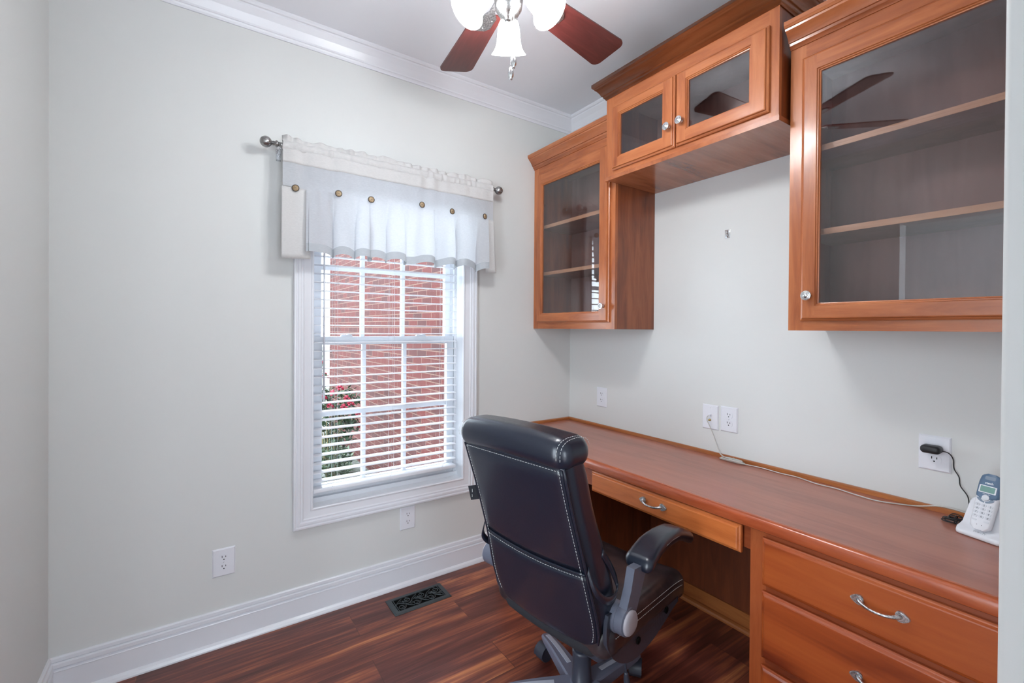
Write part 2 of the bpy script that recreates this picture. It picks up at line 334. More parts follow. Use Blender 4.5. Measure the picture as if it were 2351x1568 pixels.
    def build(s, name, mats, parent=None, org=None, weld=True):
        me = bpy.data.meshes.new(name)
        o_ = Vector(org) if org is not None else Vector((0, 0, 0))
        me.from_pydata([tuple(Vector(v) - o_) for v in s.v], [], s.f)
        for mm in (mats if isinstance(mats, (list, tuple)) else [mats]): me.materials.append(M[mm] if isinstance(mm, str) else mm)
        for p, i, sm in zip(me.polygons, s.mi, s.sm): p.material_index = i; p.use_smooth = sm
        bm = bmesh.new(); bm.from_mesh(me)
        if weld: bmesh.ops.remove_doubles(bm, verts=bm.verts, dist=1e-6)
        bmesh.ops.recalc_face_normals(bm, faces=bm.faces); bm.to_mesh(me); bm.free(); me.update()
        ob = bpy.data.objects.new(name, me); COL.objects.link(ob)
        if parent is not None: ob.parent = parent
        return ob
def tag(o, label=None, cat=None, group=None, kind=None):
    if label: o['label'] = label
    if cat: o['category'] = cat
    if group: o['group'] = group
    if kind: o['kind'] = kind
    return o
def thing(name, label, cat, loc=(0, 0, 0), rz=0., group=None):
    e = bpy.data.objects.new(name, None); COL.objects.link(e); e.location = loc; e.rotation_euler = (0, 0, rz); e.empty_display_size = .1
    return tag(e, label, cat, group)
def struct(name, mb, mats, parent=None, org=None):
    o = mb.build(name, mats, parent, org)
    if parent is None: o['kind'] = 'structure'
    return o
def copy_tree(o, parent=None):
    c = o.copy(); COL.objects.link(c); c.parent = parent
    for ch in list(o.children): copy_tree(ch, c)
    return c
def smooth_angle(o, deg=35):
    me = o.data; bm = bmesh.new(); bm.from_mesh(me)
    for f in bm.faces: f.smooth = True
    for e in bm.edges:
        if len(e.link_faces) == 2 and e.calc_face_angle(0) > math.radians(deg): e.smooth = False
    bm.to_mesh(me); bm.free(); return o
def text(name, body, size, mtx, m, parent, ext=.0002, align='CENTER', bold=0.):
    cu = bpy.data.curves.new('t', 'FONT'); cu.body = body; cu.size = size; cu.extrude = ext; cu.align_x = align; cu.align_y = 'CENTER'; cu.offset = bold
    t = bpy.data.objects.new('t', cu); COL.objects.link(t)
    bpy.context.view_layer.update()
    me = bpy.data.meshes.new_from_object(t.evaluated_get(bpy.context.evaluated_depsgraph_get()))
    bpy.data.objects.remove(t); bpy.data.curves.remove(cu)
    me.transform(mtx); me.materials.clear(); me.materials.append(M[m])
    o = bpy.data.objects.new(name, me); COL.objects.link(o); o.parent = parent; return o
def lerp_tab(tab, x):
    if x <= tab[0][0]: return tab[0][1]
    for (a, p), (b, q) in zip(tab, tab[1:]):
        if x <= b:
            t = (x - a) / (b - a); return p + (q - p) * t
    return tab[-1][1]
def smooth_tab(tab, x, h=.03): return (lerp_tab(tab, x - h) + 2 * lerp_tab(tab, x) + lerp_tab(tab, x + h)) / 4

# ------------------------------------------------------------------ the setting
ZC = 2.743
YF = -2.18          # inner face of the partition with the opening the camera stands in
XO = -1.322         # edge of that opening
XL = -2.4883
b = MB().box(-4.2, .12, -5.45, .12, -.1, 0); struct('floor', b, 'floor')
b = MB().box(-4.3, .12, -5.45, .12, ZC, ZC + .1); struct('ceiling', b, 'ceil')
WX0, WX1, WZ0, WZ1 = -1.612, -.805, .495, 2.065     # rough opening of the window
b = MB()
b.box(XL - .12, WX0, 0, .13, 0, ZC); b.box(WX1, .12, 0, .13, 0, ZC); b.box(WX0, WX1, 0, .13, 0, WZ0); b.box(WX0, WX1, 0, .13, WZ1, ZC)
struct('wall_back', b, 'wall')
struct('wall_right', MB().box(0, .12, -5.3, 0, 0, ZC), 'wall')
b = MB(); b.box(XL - .12, XL, -1.23, 0, 0, ZC); b.box(XL - .12, XL, -2.10, -1.23, 2.08, ZC); b.box(XL - .12, XL, -5.45, -2.10, 0, ZC); b.box(XL, -2.24, YF - .125, YF, 0, ZC); b.box(-2.24, XO, YF - .125, YF, 2.45, ZC)  # stretch past the doorway, unseen, added to keep daylight off the opening's edge
struct('wall_left', b, 'wall')
# partition with a slightly rounded drywall edge
b = MB(); rr = .006; pr = [(0, YF), (XO + rr, YF)]
for i in range(1, 6): a = PI / 2 + PI / 2 * i / 6; pr.append((XO + rr + rr * math.cos(a), YF - rr + rr * math.sin(a)))
pr += [(XO, YF - rr), (XO, YF - .125), (0, YF - .125)]
b.prism(pr, lambda p, q, t: (p, q, t), 0, ZC); smooth_angle(struct('wall_front', b, 'wall'), 20)
b = MB(); b.box(XL, -2.35, -5.45, -5.35, 0, ZC); b.box(-1.15, 0, -5.45, -5.35, 0, ZC); b.box(-2.35, -1.15, -5.45, -5.35, 2.1, ZC)  # end opening added and sized for the light it lets in
struct('wall_hall', b, 'wall')
b = MB(); b.box(-4.3, XL - .12, -.7, -.6, 0, ZC); b.box(-4.3, XL - .12, -4.2, -4.1, 0, ZC)
b.box(-4.3, -4.2, -4.1, -3.8, 0, ZC); b.box(-4.3, -4.2, -1.64, -.7, 0, ZC); b.box(-4.3, -4.2, -3.8, -1.64, 0, .1); b.box(-4.3, -4.2, -3.8, -1.64, 2.6, ZC)  # window gap added out of view to brighten the right wall
struct('wall_side_room', b, 'wall')

# white crown moulding
CP = [(0, 0), (0, -.103), (.006, -.103), (.007, -.094), (.010, -.088), (.013, -.086), (.014, -.078), (.020, -.066), (.028, -.050), (.038, -.034), (.043, -.026), (.044, -.018), (.050, -.016), (.054, -.010), (.055, 0)]
b = MB().prism(CP, lambda p, q, t: (t, -p, ZC + q), lambda p, q: XL + p, lambda p, q: -p); struct('trim_1', b, 'trim')
b = MB().prism(CP, lambda p, q, t: (-p, t, ZC + q), lambda p, q: -p, lambda p, q: YF + p); struct('trim_2', b, 'trim')
b = MB().prism(CP, lambda p, q, t: (XL + p, t, ZC + q), lambda p, q: -p, YF); struct('trim_3', b, 'trim')
# baseboards with shoe
BP = [(0, 0), (.030, 0), (.030, .006), (.026, .016), (.019, .022), (.016, .023), (.016, .1), (.0185, .1025), (.0175, .1055), (.0105, .107), (.0125, .111), (.0155, .114), (.0155, .127), (.012, .1295), (.0065, .131), (.0095, .134), (.0095, .146), (.005, .150), (0, .150)]
b = MB().prism(BP, lambda p, q, t: (t, -p, q), lambda p, q: XL + p, -.56); struct('baseboard_back', b, 'trim')
b = MB().prism(BP, lambda p, q, t: (XL + p, t, q), lambda p, q: -p, -1.23); struct('baseboard_left', b, 'trim')

# window: casing, jambs, two sashes with muntins and panes
win = bpy.data.objects.new('window_1', None); COL.objects.link(win); win.location = (-1.2085, 0, .42); win['kind'] = 'structure'
WO = win.location
fb = lambda a, c, d: (a, -d, c)
CX0, CX1, CZ0, CZ1 = -1.602, -.815, .505, 2.055
def cring(w, d): return (CX0 - w, CX1 + w, CZ0 - w, CZ1 + w, d)
b = MB(); b.rings([cring(.087, 0), cring(.087, .020), cring(.084, .025), cring(.077, .026), cring(.074, .021), cring(.071, .021), cring(.067, .024), cring(.058, .024), cring(.054, .018), cring(.050, .018), cring(.046, .020), cring(.040, .016), cring(.012, .013), cring(.009, .017), cring(.004, .018), cring(0, .014), cring(0, .001)], 0, 0, fb, close=False)
b.build('casing', 'trim', win, WO)
b = MB()
b.box(WX0 + .001, CX0 - .003, -.001, .128, WZ0 + .001, WZ1 - .001); b.box(CX1 + .003, WX1 - .001, -.001, .128, WZ0 + .001, WZ1 - .001)
b.box(CX0 - .003, CX1 + .003, -.001, .128, CZ1 + .002, WZ1 - .001); b.box(CX0 - .003, CX1 + .003, -.001, .128, WZ0 + .001, CZ0 - .002)
# stepped sill inside and vinyl frame
b.box(CX0 - .003, CX1 + .003, .060, .128, CZ0 - .002, CZ0 + .020); b.box(CX0 - .003, CX1 + .003, .085, .128, CZ0 + .02, CZ0 + .034)
for x, sg in ((CX0 - .003, 1), (CX1 + .003, -1)): b.box(x, x + sg * .014, .078, .128, CZ0, CZ1); b.box(x, x + sg * .024, .1, .106, CZ0, CZ1)
b.build('jamb', 'jamb', win, WO)
SX0, SX1 = -1.588, -.829
def sash(z0, z1, y, nm, zm, lab):
    b = MB(); st = .042
    b.box(SX0, SX0 + st, y, y + .028, z0, z1); b.box(SX1 - st, SX1, y, y + .028, z0, z1)
    b.box(SX0 + st, SX1 - st, y, y + .028, z0, z0 + .04); b.box(SX0 + st, SX1 - st, y, y + .028, z1 - .04, z1)
    gx0, gx1 = SX0 + st, SX1 - st
    for x in (-1.341, -1.122): b.box(x - .010, x + .010, y + .004, y + .024, z0 + .04, z1 - .04)
    b.box(gx0, gx1, y + .005, y + .023, zm - .010, zm + .010)
    s_ = b.build('sash', 'sash', win, WO)
    g = MB(); g.box(gx0 - .003, gx1 + .003, y + .0125, y + .0155, z0 + .037, z1 - .037); g.build('pane', 'winglass', s_, WO)
    return s_
s1 = sash(1.265, CZ1 - .002, .107, 'upper', 1.648, '')
s2 = sash(CZ0 + .034, 1.305, .078, 'lower', .921, '')
for x in (-1.43, -1.03):
    b = MB(); b.rbox((x, .083, 1.309), (.055, .02, .010), .004, 2, 1); b.tube([(x, .083, 1.312), (x + .022, .079, 1.318)], .004, 6); b.build('sash_lock', 'sash', s2, WO)

# ------------------------------------------------------------------ outside
struct('ground_outside', MB().box(-14, 8, .3, 40, -.45, -.35), 'ground')
b = MB().box(-.37, 3.0, .6, 5.15, -.4, 4.2); struct('wall_outside', b, 'brick')
b = MB(); b.box(-.62, -.47, 5.25, 5.4, -.35, 3.2); b.box(-.66, -.43, 5.21, 5.44, -.35, -.15); b.box(-.66, -.43, 5.21, 5.44, 3.05, 3.2)
b.build('porch_column', 'trim'); tag(bpy.data.objects['porch_column'], 'white porch column outside, beyond the far end of the brick wall', 'column')
def leaf_mass(b, c, rad, n, size, seed):
    rnd = random.Random(seed)
    for _ in range(n):
        while True:
            p = Vector((rnd.uniform(-1, 1), rnd.uniform(-1, 1), rnd.uniform(-1, 1)))
            if p.length < 1: break
        p = Vector((p.x * rad[0], p.y * rad[1], p.z * rad[2])) + Vector(c)
        q = Matrix.Rotation(rnd.uniform(0, 6.3), 3, 'Z') @ Matrix.Rotation(rnd.uniform(-1.2, 1.2), 3, 'X'); s_ = size * rnd.uniform(.7, 1.3)
        b.add([tuple(p + q @ Vector(v) * s_) for v in ((0, 0, 0), (.3, .45, .08), (0, 1, -.05), (-.3, .45, .08))], [(0, 1, 2), (0, 2, 3)])
rb = thing('rose_bush', 'leafy rose bush with crimson blooms outside the lower left of the window', 'bush', (-.93, 2.6, -.35))
b = MB()
for (dx, dy, z, rx, rz, n) in ((-.0, 0, .30, .22, .26, 420), (.10, .05, .66, .20, .20, 380), (-.08, -.02, .95, .16, .16, 260), (.2, .1, .95, .10, .12, 120), (-.12, 0, 1.3, .07, .14, 60)):
    leaf_mass(b, (dx, dy, z), (rx, .2, rz), n, .06, int(z * 100))
b.build('foliage', 'leaf', rb)
b = MB()
for i in range(9):
    a = i * .7; b.tube([(0.02 * math.cos(a), .02 * math.sin(a), 0), (.08 * math.cos(a), .06 * math.sin(a), .5), (.15 * math.cos(a), .1 * math.sin(a), 1.0 + .05 * (i % 3))], [.008, .006, .003], 5)
b.build('stems', 'stem', rb)
for i, (dx, dy, z) in enumerate([(-.02, -.16, 1.05), (-.11, -.15, 1.02), (.05, -.15, 1.10), (.13, -.1, .98), (.16, -.12, .93), (.26, -.06, .80), (-.05, -.16, .93), (.09, -.14, .90), (.28, -.03, .68), (-.13, -.1, 1.36), (-.08, -.1, 1.22)]):
    b = MB(); rnd = random.Random(i)
    for k in range(9):
        a = k * 2.4; r_ = .004 + .0032 * k; t = .5 + .09 * k
        c = Vector((r_ * math.cos(a), r_ * math.sin(a), .004 * (4 - k)))
        b.rbox(tuple(c), (.022, .022, .016), .008, 2, 1)
    o = b.build('blossom', 'rose', rb); o.location = (dx, dy, z); s_ = 1.25; o.scale = (s_, s_, s_)
low = thing('bedding_plants', 'low pale green bedding plants outside along the foot of the brick wall', 'plants', (-.66, 3.2, -.35))
b = MB()
for i in range(7): leaf_mass(b, (-.03, -.1 + .24 * i, .14), (.12, .2, .14), 110, .07, 50 + i)
o = b.build('foliage', 'leaf2', low); o['kind'] = 'stuff'

# ------------------------------------------------------------------ window blind
bl = thing('window_blind', 'white horizontal slat blind, open, hanging inside the window frame', 'blind', (-1.2085, .05, .55))
BO = bl.location; BX0, BX1 = -1.594, -.836
b = MB(); b.box(BX0, BX1, .022, .070, 1.985, 2.045); b.build('headrail', 'blind', bl, BO)
b = MB(); z = .6105; dz = .0417; zs = []
while z < 1.97:
    zs.append(z); prof = []
    for i in range(7): t = -1 + 2 * i / 6; prof.append((.05 + .0250 * t, .0028 * (1 - t * t)))
    prof = prof + [(p, q - .0026) for p, q in reversed(prof)]
    b.prism(prof, lambda p, q, t, z=z: (t, p, z + q), BX0, BX1, 0); z += dz
b.build('slats', 'blind', bl, BO)
b = MB(); b.rbox(((BX0 + BX1) / 2, .05, .567), (BX1 - BX0, .052, .020), .005, 2, 2); b.build('bottom_rail', 'blind', bl, BO)
b = MB()
for x in (-1.50, -1.212, -.915):
    for y in (.0235, .0765): b.tube([(x, y, .575), (x, y, 1.99)], .0005, 5)
    b.tube([(x + .02, .05, .575), (x + .02, .05, 1.99)], .0006, 5)
    b.tube([(x, .0225, .60), (x - .012, .016, .575), (x - .004, .014, .555), (x + .010, .016, .548), (x + .006, .02, .562)], .0009, 5)
b.build('cords', 'blind', bl, BO)
b = MB(); b.tube([(-1.552, .012, 2.0), (-1.552, .012, 1.045)], .0048, 8); b.lathe([(.0048, 0), (.0062, -.02), (.0055, -.05), (.002, -.055)], 10, Matrix.Translation((-1.552, .012, 1.05)))
tag(b.build('tilt_wand', mat('grey_wand_plastic', (.72, .75, .82), .3), bl, BO), 'grey plastic wand')

# ------------------------------------------------------------------ curtain rod and valance
rod = thing('curtain_rod', 'brushed silver curtain rod with ball finials above the window', 'curtain rod', (-1.22, -.085, 2.142))
RO = rod.location
b = MB().tube([(-1.785, -.085, 2.142), (-.655, -.085, 2.142)], .0095, 14); b.build('rod', 'nickel', rod, RO)
for x, sg in ((-1.785, -1), (-.655, 1)):
    b = MB(); mt = Matrix.Translation((x, -.085, 2.142)) @ Matrix.Rotation(sg * PI / 2, 4, 'Y')
    pr = [(.0095, -.022), (.014, -.018), (.014, -.012), (.008, -.008), (.007, 0), (.009, .004)] + [(max(.001, .0235 * math.sin(a)), .026 - .0235 * math.cos(a)) for a in [.45 + (PI - .46) * i / 10 for i in range(11)]]
    b.lathe(pr, 20, mt); b.build('finial', 'nickel', rod, RO)
for x in (-1.752, -.688):
    b = MB(); b.box(x - .009, x + .009, -.004, 0, 2.095, 2.165); b.box(x - .006, x + .006, -.085, 0, 2.124, 2.131); b.tube([(x, -.085 + .014 * math.cos(a), 2.142 + .014 * math.sin(a)) for a in [PI + PI * i / 8 for i in range(9)]], .003, 6)
    b.build('bracket', 'pewter', rod, RO)

val = thing('window_valance', 'ruffled cream linen valance with a row of wooden buttons on the curtain rod', 'valance', (-1.2, -.1, 1.65))
VO = val.location
VX0, VX1 = -1.748, -.676
def sheet(b, x0, x1, z0, z1, nx, nz, yf, zf=None, m=0, xf=None):
    vs = []
    for j in range(nz + 1):
        for i in range(nx + 1):
            x = x0 + (x1 - x0) * i / nx; t = j / nz; z = z0 + (z1 - z0) * t
            if zf: z = zf(x, t)
            xx = xf(x, t) if xf else x
            vs.append((xx, yf(x, t), z))
    b.add(vs, [(j * (nx + 1) + i, j * (nx + 1) + i + 1, (j + 1) * (nx + 1) + i + 1, (j + 1) * (nx + 1) + i) for j in range(nz) for i in range(nx)], m, True)
rv = random.Random(3)
PH = [(rv.uniform(0, 6.3), rv.uniform(9, 60), rv.uniform(.2, 1)) for _ in range(9)]
def wig(x, k=1.): return sum(a * math.sin(f * k * x + p) for p, f, a in PH) / 3.2
def wrap_y(x, t, front=True):   # heading and rod pocket around the rod
    return 0
# the rod pocket: closed tube of cloth around the rod, gathers
b = MB(); nx = 260; seg = 16; vs = []
for i in range(nx + 1):
    x = VX0 + (VX1 - VX0) * i / nx; g = wig(x, 1.7); g2 = wig(x + 3, 4.2); bn = .5 + .9 * abs(wig(x, .25))
    for k in range(seg):
        a = 2 * PI * k / seg; ry = .016 + .0045 * g2 * bn; rz = .024 + .004 * g
        vs.append((x + .002 * math.sin(3 * a + i), -.087 + ry * math.cos(a), 2.140 + rz * math.sin(a)))
fs = [(i * seg + k, i * seg + (k + 1) % seg, (i + 1) * seg + (k + 1) % seg, (i + 1) * seg + k) for i in range(nx) for k in range(seg)]
b.add(vs, fs, 0, True)
b.build('rod_pocket', 'linen', val, VO)
# frilled heading above the rod
b = MB()
sheet(b, VX0, VX1, 2.158, 2.19, 300, 5, lambda x, t: -.088 - .011 * wig(x, 2.8) * (0.3 + t) , lambda x, t: 2.158 + t * (.026 + .010 * wig(x + 1.3, 1.1)))
o = b.build('heading_frill', 'linen', val, VO); md = o.modifiers.new('s', 'SOLIDIFY'); md.thickness = .0025
# panel below the rod
b = MB()
def ztop(x): return 2.128
def bandz(x, t): return 2.128 + t * (1.962 - 2.128) + .003 * wig(x, .6) * t
uy = lambda x, t: -.103 - (.0075 * (1 - t) + .003) * wig(x, 1.6) * (.4 + abs(wig(x, .25))) - .008 * t * wig(x, .35)
sheet(b, VX0, VX1, 2.128, 2.066, 300, 6, lambda x, t: uy(x, t * .37) - .001, lambda x, t: 2.128 + t * (2.066 - 2.128) + .002 * wig(x, .5) * t)
o = b.build('pocket_band', 'linen', val, VO); md = o.modifiers.new('s', 'SOLIDIFY'); md.thickness = .0014
b = MB()
sheet(b, VX0, VX1, 2.070, 1.962, 300, 9, lambda x, t: uy(x, .35 + .65 * t), lambda x, t: 2.070 + t * (1.962 - 2.070) + .003 * wig(x, .6) * t)
b.build('upper_panel', 'linen_sheer', val, VO)
# plain side drops
b = MB()
sheet(b, VX0 - .004, -1.635, 1.964, 1.652, 24, 14, lambda x, t: -.100 - .004 * math.sin(22 * x) * t, lambda x, t: 1.964 + t * (1.652 - 1.964) + .002 * math.sin(30 * x))
o = b.build('side_drop', 'linen', val, VO); md = o.modifiers.new('s', 'SOLIDIFY'); md.thickness = .0012
b = MB()
sheet(b, -.735, VX1 + .006, 1.966, 1.668, 16, 14, lambda x, t: -.098 - .004 * math.sin(34 * x) * t, lambda x, t: 1.966 + t * (1.665 - 1.966), xf=lambda x, t: x + .014 * t)
o = b.build('side_drop', 'linen', val, VO); md = o.modifiers.new('s', 'SOLIDIFY'); md.thickness = .0012
# gathered ruffle, pleats deepen downwards
FR = [(-1.655, 0), (-1.60, .9), (-1.53, -.2), (-1.47, .95), (-1.455, -.9), (-1.38, -.6), (-1.33, .5), (-1.27, .95), (-1.20, .35), (-1.145, 1.0), (-1.125, -.85), (-1.05, -.7), (-.99, .2), (-.93, .9), (-.88, .0), (-.83, .75), (-.78, -.1), (-.745, .8), (-.715, -.1)]
def pleat(x): return smooth_tab(FR, x, .008) + .22 * wig(x, 1.3)
KR = 2 * PI / .118
def ruf_ph(u): return KR * u + 2.6 * math.sin(5.1 * u + 1) + 1.6 * math.sin(13.7 * u) + .7 * math.sin(41 * u)
def ruf_amp(t): return min(1, .18 + 1.3 * t)
def ruf_x(u, t): return u + (.021 + .007 * math.sin(9 * u)) * ruf_amp(t) * math.sin(ruf_ph(u)) * (1 if -1.645 < u < -.725 else .3)
def ruf_y(u, t): return -.113 - (.020 + .009 * math.sin(7 * u + 2)) * ruf_amp(t) * math.cos(ruf_ph(u)) - .004 * t * wig(u, 1.2) - .004 * (1 - t) * wig(u, 2.6)
def ruf_zb(u): return 1.676 + .011 * math.cos(ruf_ph(u)) + .004 * wig(u, .5)
def ruf_z(u, t): return 1.964 + t * (ruf_zb(u) - 1.964)
T1 = .87
b = MB(); sheet(b, -1.655, -.715, 0, 0, 420, 20, lambda x, t: ruf_y(x, t * T1), lambda x, t: ruf_z(x, t * T1), xf=lambda x, t: ruf_x(x, t * T1))
o = b.build('ruffle', 'linen_sheer', val, VO)
b = MB(); sheet(b, -1.655, -.715, 0, 0, 420, 5, lambda x, t: ruf_y(x, T1 + t * (1 - T1)), lambda x, t: ruf_z(x, T1 + t * (1 - T1)), xf=lambda x, t: ruf_x(x, T1 + t * (1 - T1)))
tag(b.build('ruffle_hem', 'linen_hem', val, VO), 'doubled hem along the lower edge, greyed for backlit shade')
for (x, z) in ((-1.698, 1.958), (-1.521, 1.961), (-1.372, 1.958), (-1.115, 1.975), (-.945, 1.967), (-.744, 1.970)):
    mt = Matrix.Translation((x, -.124 if -1.65 < x < -.72 else -.108, z)) @ Matrix.Rotation(PI / 2, 4, 'X') @ Matrix.Rotation((x + 1.2) * .6, 4, 'Y')
    b = MB(); b.lathe([(.0125, -.002), (.015, -.001), (.0155, .0015), (.014, .003), (.0125, .0028)], 24, mt, 1, cap=False); b.lathe([(.0126, -.002), (.0126, .0022), (.001, .0018)], 24, mt, 0)
    b.add([tuple(mt @ Vector(v)) for v in ((-.004, -.001, .0030), (.004, -.001, .0030), (.004, .001, .0030), (-.004, .001, .0030))], [(0, 1, 2, 3)], 1)
    b.build('button', ['button', 'buttonrim'], val, VO)

# ------------------------------------------------------------------ wall plates
def plate_mesh(W=.083, H=.118):
    b = MB(); f_ = lambda a, c, d: (a, -d, c)
    w, h = W / 2, H / 2
    b.rings([(-w, w, -h, h, 0), (-w, w, -h, h, .002), (-w + .0045, w - .0045, -h + .0045, h - .0045, .006)], 0, 0, f_)
    return b
def recept(parent, z, name='receptacle'):
    b = MB(); out = []
    for i in range(28):
        a = 2 * PI * i / 28; x = .0185 * math.cos(a); y = .0185 * math.sin(a); y = max(-.0145, min(.0145, y)); out.append((x, y + z))
    b.prism(out, lambda p, q, t: (p, -t, q), .004, .0072, 0)
    for x, hh in ((-.0065, .0042), (.0065, .0035)): b.box(x - .0011, x + .0011, -.0075, -.0070, z + .001 - 0, z + .001 + 2 * hh, 1)
    b.lathe([(.0024, 0), (.0024, .0004)], 12, Matrix.Translation((0, -.0071, z - .0065)) @ Matrix.Rotation(PI / 2, 4, 'X'), 1)
    return b.build(name, ['plate', 'slot'], parent)
def outlet(label, loc, rz, group='duplex wall outlets'):
    t = thing('wall_outlet', label, 'outlet', loc, rz, group)
    plate_mesh().build('cover_plate', 'plate', t); recept(t, .0195); recept(t, -.0195)
    b = MB().lathe([(.003, 0), (.0025, .001)], 10, Matrix.Translation((0, -.006, 0)) @ Matrix.Rotation(PI / 2, 4, 'X')); b.build('screw', 'plate', t)
    return t
o1 = outlet('white duplex outlet low on the wall left of the window', (-1.954, 0, .349), 0)
def again(src, label, loc, rz):
    c = copy_tree(src); c.location = loc; c.rotation_euler = (0, 0, rz); c['label'] = label; return c
again(o1, 'white duplex outlet directly under the window frame', (-1.133, 0, .348), 0)
again(o1, 'white duplex outlet near the room corner above the desk', (0, -.297, .934), -PI / 2)
again(o1, 'white duplex outlet beside the phone jack plate above the desk', (0, -1.113, .934), -PI / 2)
again(o1, 'white duplex outlet with the black adapter plugged in, near the phone', (0, -1.834, .942), -PI / 2)
jk = thing('phone_jack_plate', 'white wall plate with a phone jack and brass coax connector above the desk', 'jack', (0, -1.019, .931), -PI / 2)
plate_mesh().build('cover_plate', 'plate', jk)
b = MB(); b.box(-.007, .007, -.0085, -.005, .002, .014, 0); b.box(-.005, .005, -.0088, -.0084, .004, .012, 1); b.build('phone_socket', ['plate', 'slot'], jk)
b = MB().lathe([(.0055, 0), (.0055, .002), (.0042, .0022), (.0042, .010), (.0015, .0102)], 14, Matrix.Translation((0, -.006, -.014)) @ Matrix.Rotation(PI / 2, 4, 'X')); tag(b.build('coax_connector', 'brass', jk), 'brass threaded connector')
for z in (.045, -.045):
    b = MB().lathe([(.003, 0), (.0025, .001)], 10, Matrix.Translation((0, -.006, z)) @ Matrix.Rotation(PI / 2, 4, 'X')); b.build('screw', 'plate', jk)
hg = thing('picture_hanger', 'small metal hanger plate on the wall under the middle cabinet', 'hanger', (0, -1.096, 1.803), -PI / 2)
b = MB(); b.rbox((0, -.0012, 0), (.026, .0024, .040), .001, 1, 1); b.tube([(0, -.003, .006), (0, -.008, -.002), (0, -.010, -.008), (0, -.012, -.004)], .0022, 8); b.build('plate', 'chrome', hg)
b = MB()
for z in (.013, -.013):
    b.lathe([(.003, 0), (.0035, .001)], 10, Matrix.Translation((0, -.0024, z)) @ Matrix.Rotation(PI / 2, 4, 'X'))
b.build('rivets', 'chrome', hg)

# ------------------------------------------------------------------ floor vent
vt = thing('floor_vent', 'black metal floor vent with scroll pattern below the window', 'vent', (-1.137, -.166, 0))
b = MB(); f_ = lambda a, c, d: (a, c, d)
hx, hy = .147, .071
b.rings([(-hx, hx, -hy, hy, 0), (-hx, hx, -hy, hy, .002), (-hx + .006, hx - .006, -hy + .006, hy - .006, .006), (-hx + .024, hx - .024, -hy + .022, hy - .022, .006), (-hx + .024, hx - .024, -hy + .022, hy - .022, .0015)], 0, 0, f_, close=False)
b.build('frame', 'ventmetal', vt)
b = MB().box(-hx + .02, hx - .02, -hy + .02, hy - .02, .0005, .0015); b.build('duct_dark_sheet', 'slot', vt)  # black sheet on the floor stands in for the dark inside the duct
b = MB()
def spiral(cx, cy, r0, r1, a0, turns, sg):
    return [(cx + (r0 + (r1 - r0) * i / 18) * math.cos(a0 + sg * turns * 2 * PI * i / 18), cy + (r0 + (r1 - r0) * i / 18) * math.sin(a0 + sg * turns * 2 * PI * i / 18), .0045) for i in range(19)]
ix, iy = hx - .024, hy - .022
for k in range(6):
    cx = -ix + .028 + k * (2 * ix - .056) / 5; up = 1 if k % 2 else -1
    b.tube(spiral(cx, up * .022, .021, .004, PI if up > 0 else 0, 1.4, up), .0022, 6)
    b.tube([(cx - .021, -up * .002, .0045), (cx - .010, -up * .018, .0045), (cx + .004, -up * .030, .0045), (cx + .019, -up * .040, .0045)], .0022, 6)
    b.tube(spiral(cx + .012, -up * .012, .012, .003, PI / 2, 1.1, -up), .0017, 6)
    b.tube([(cx, up * iy, .0045), (cx + .006, up * (iy - .012), .0045), (cx + .016, up * .02, .0045)], .0017, 6)
b.tube([(-ix, 0, .0045)] + [(-ix + 2 * ix * i / 24, .013 * math.sin(i * PI / 4), .0045) for i in range(1, 24)] + [(ix, 0, .0045)], .0022, 6)
for sx in (-1, 1): b.box(sx * (ix - .006) - .0015, sx * (ix - .006) + .0015, -iy, iy, .003, .006)
b.build('scroll_grille', 'ventmetal', vt)

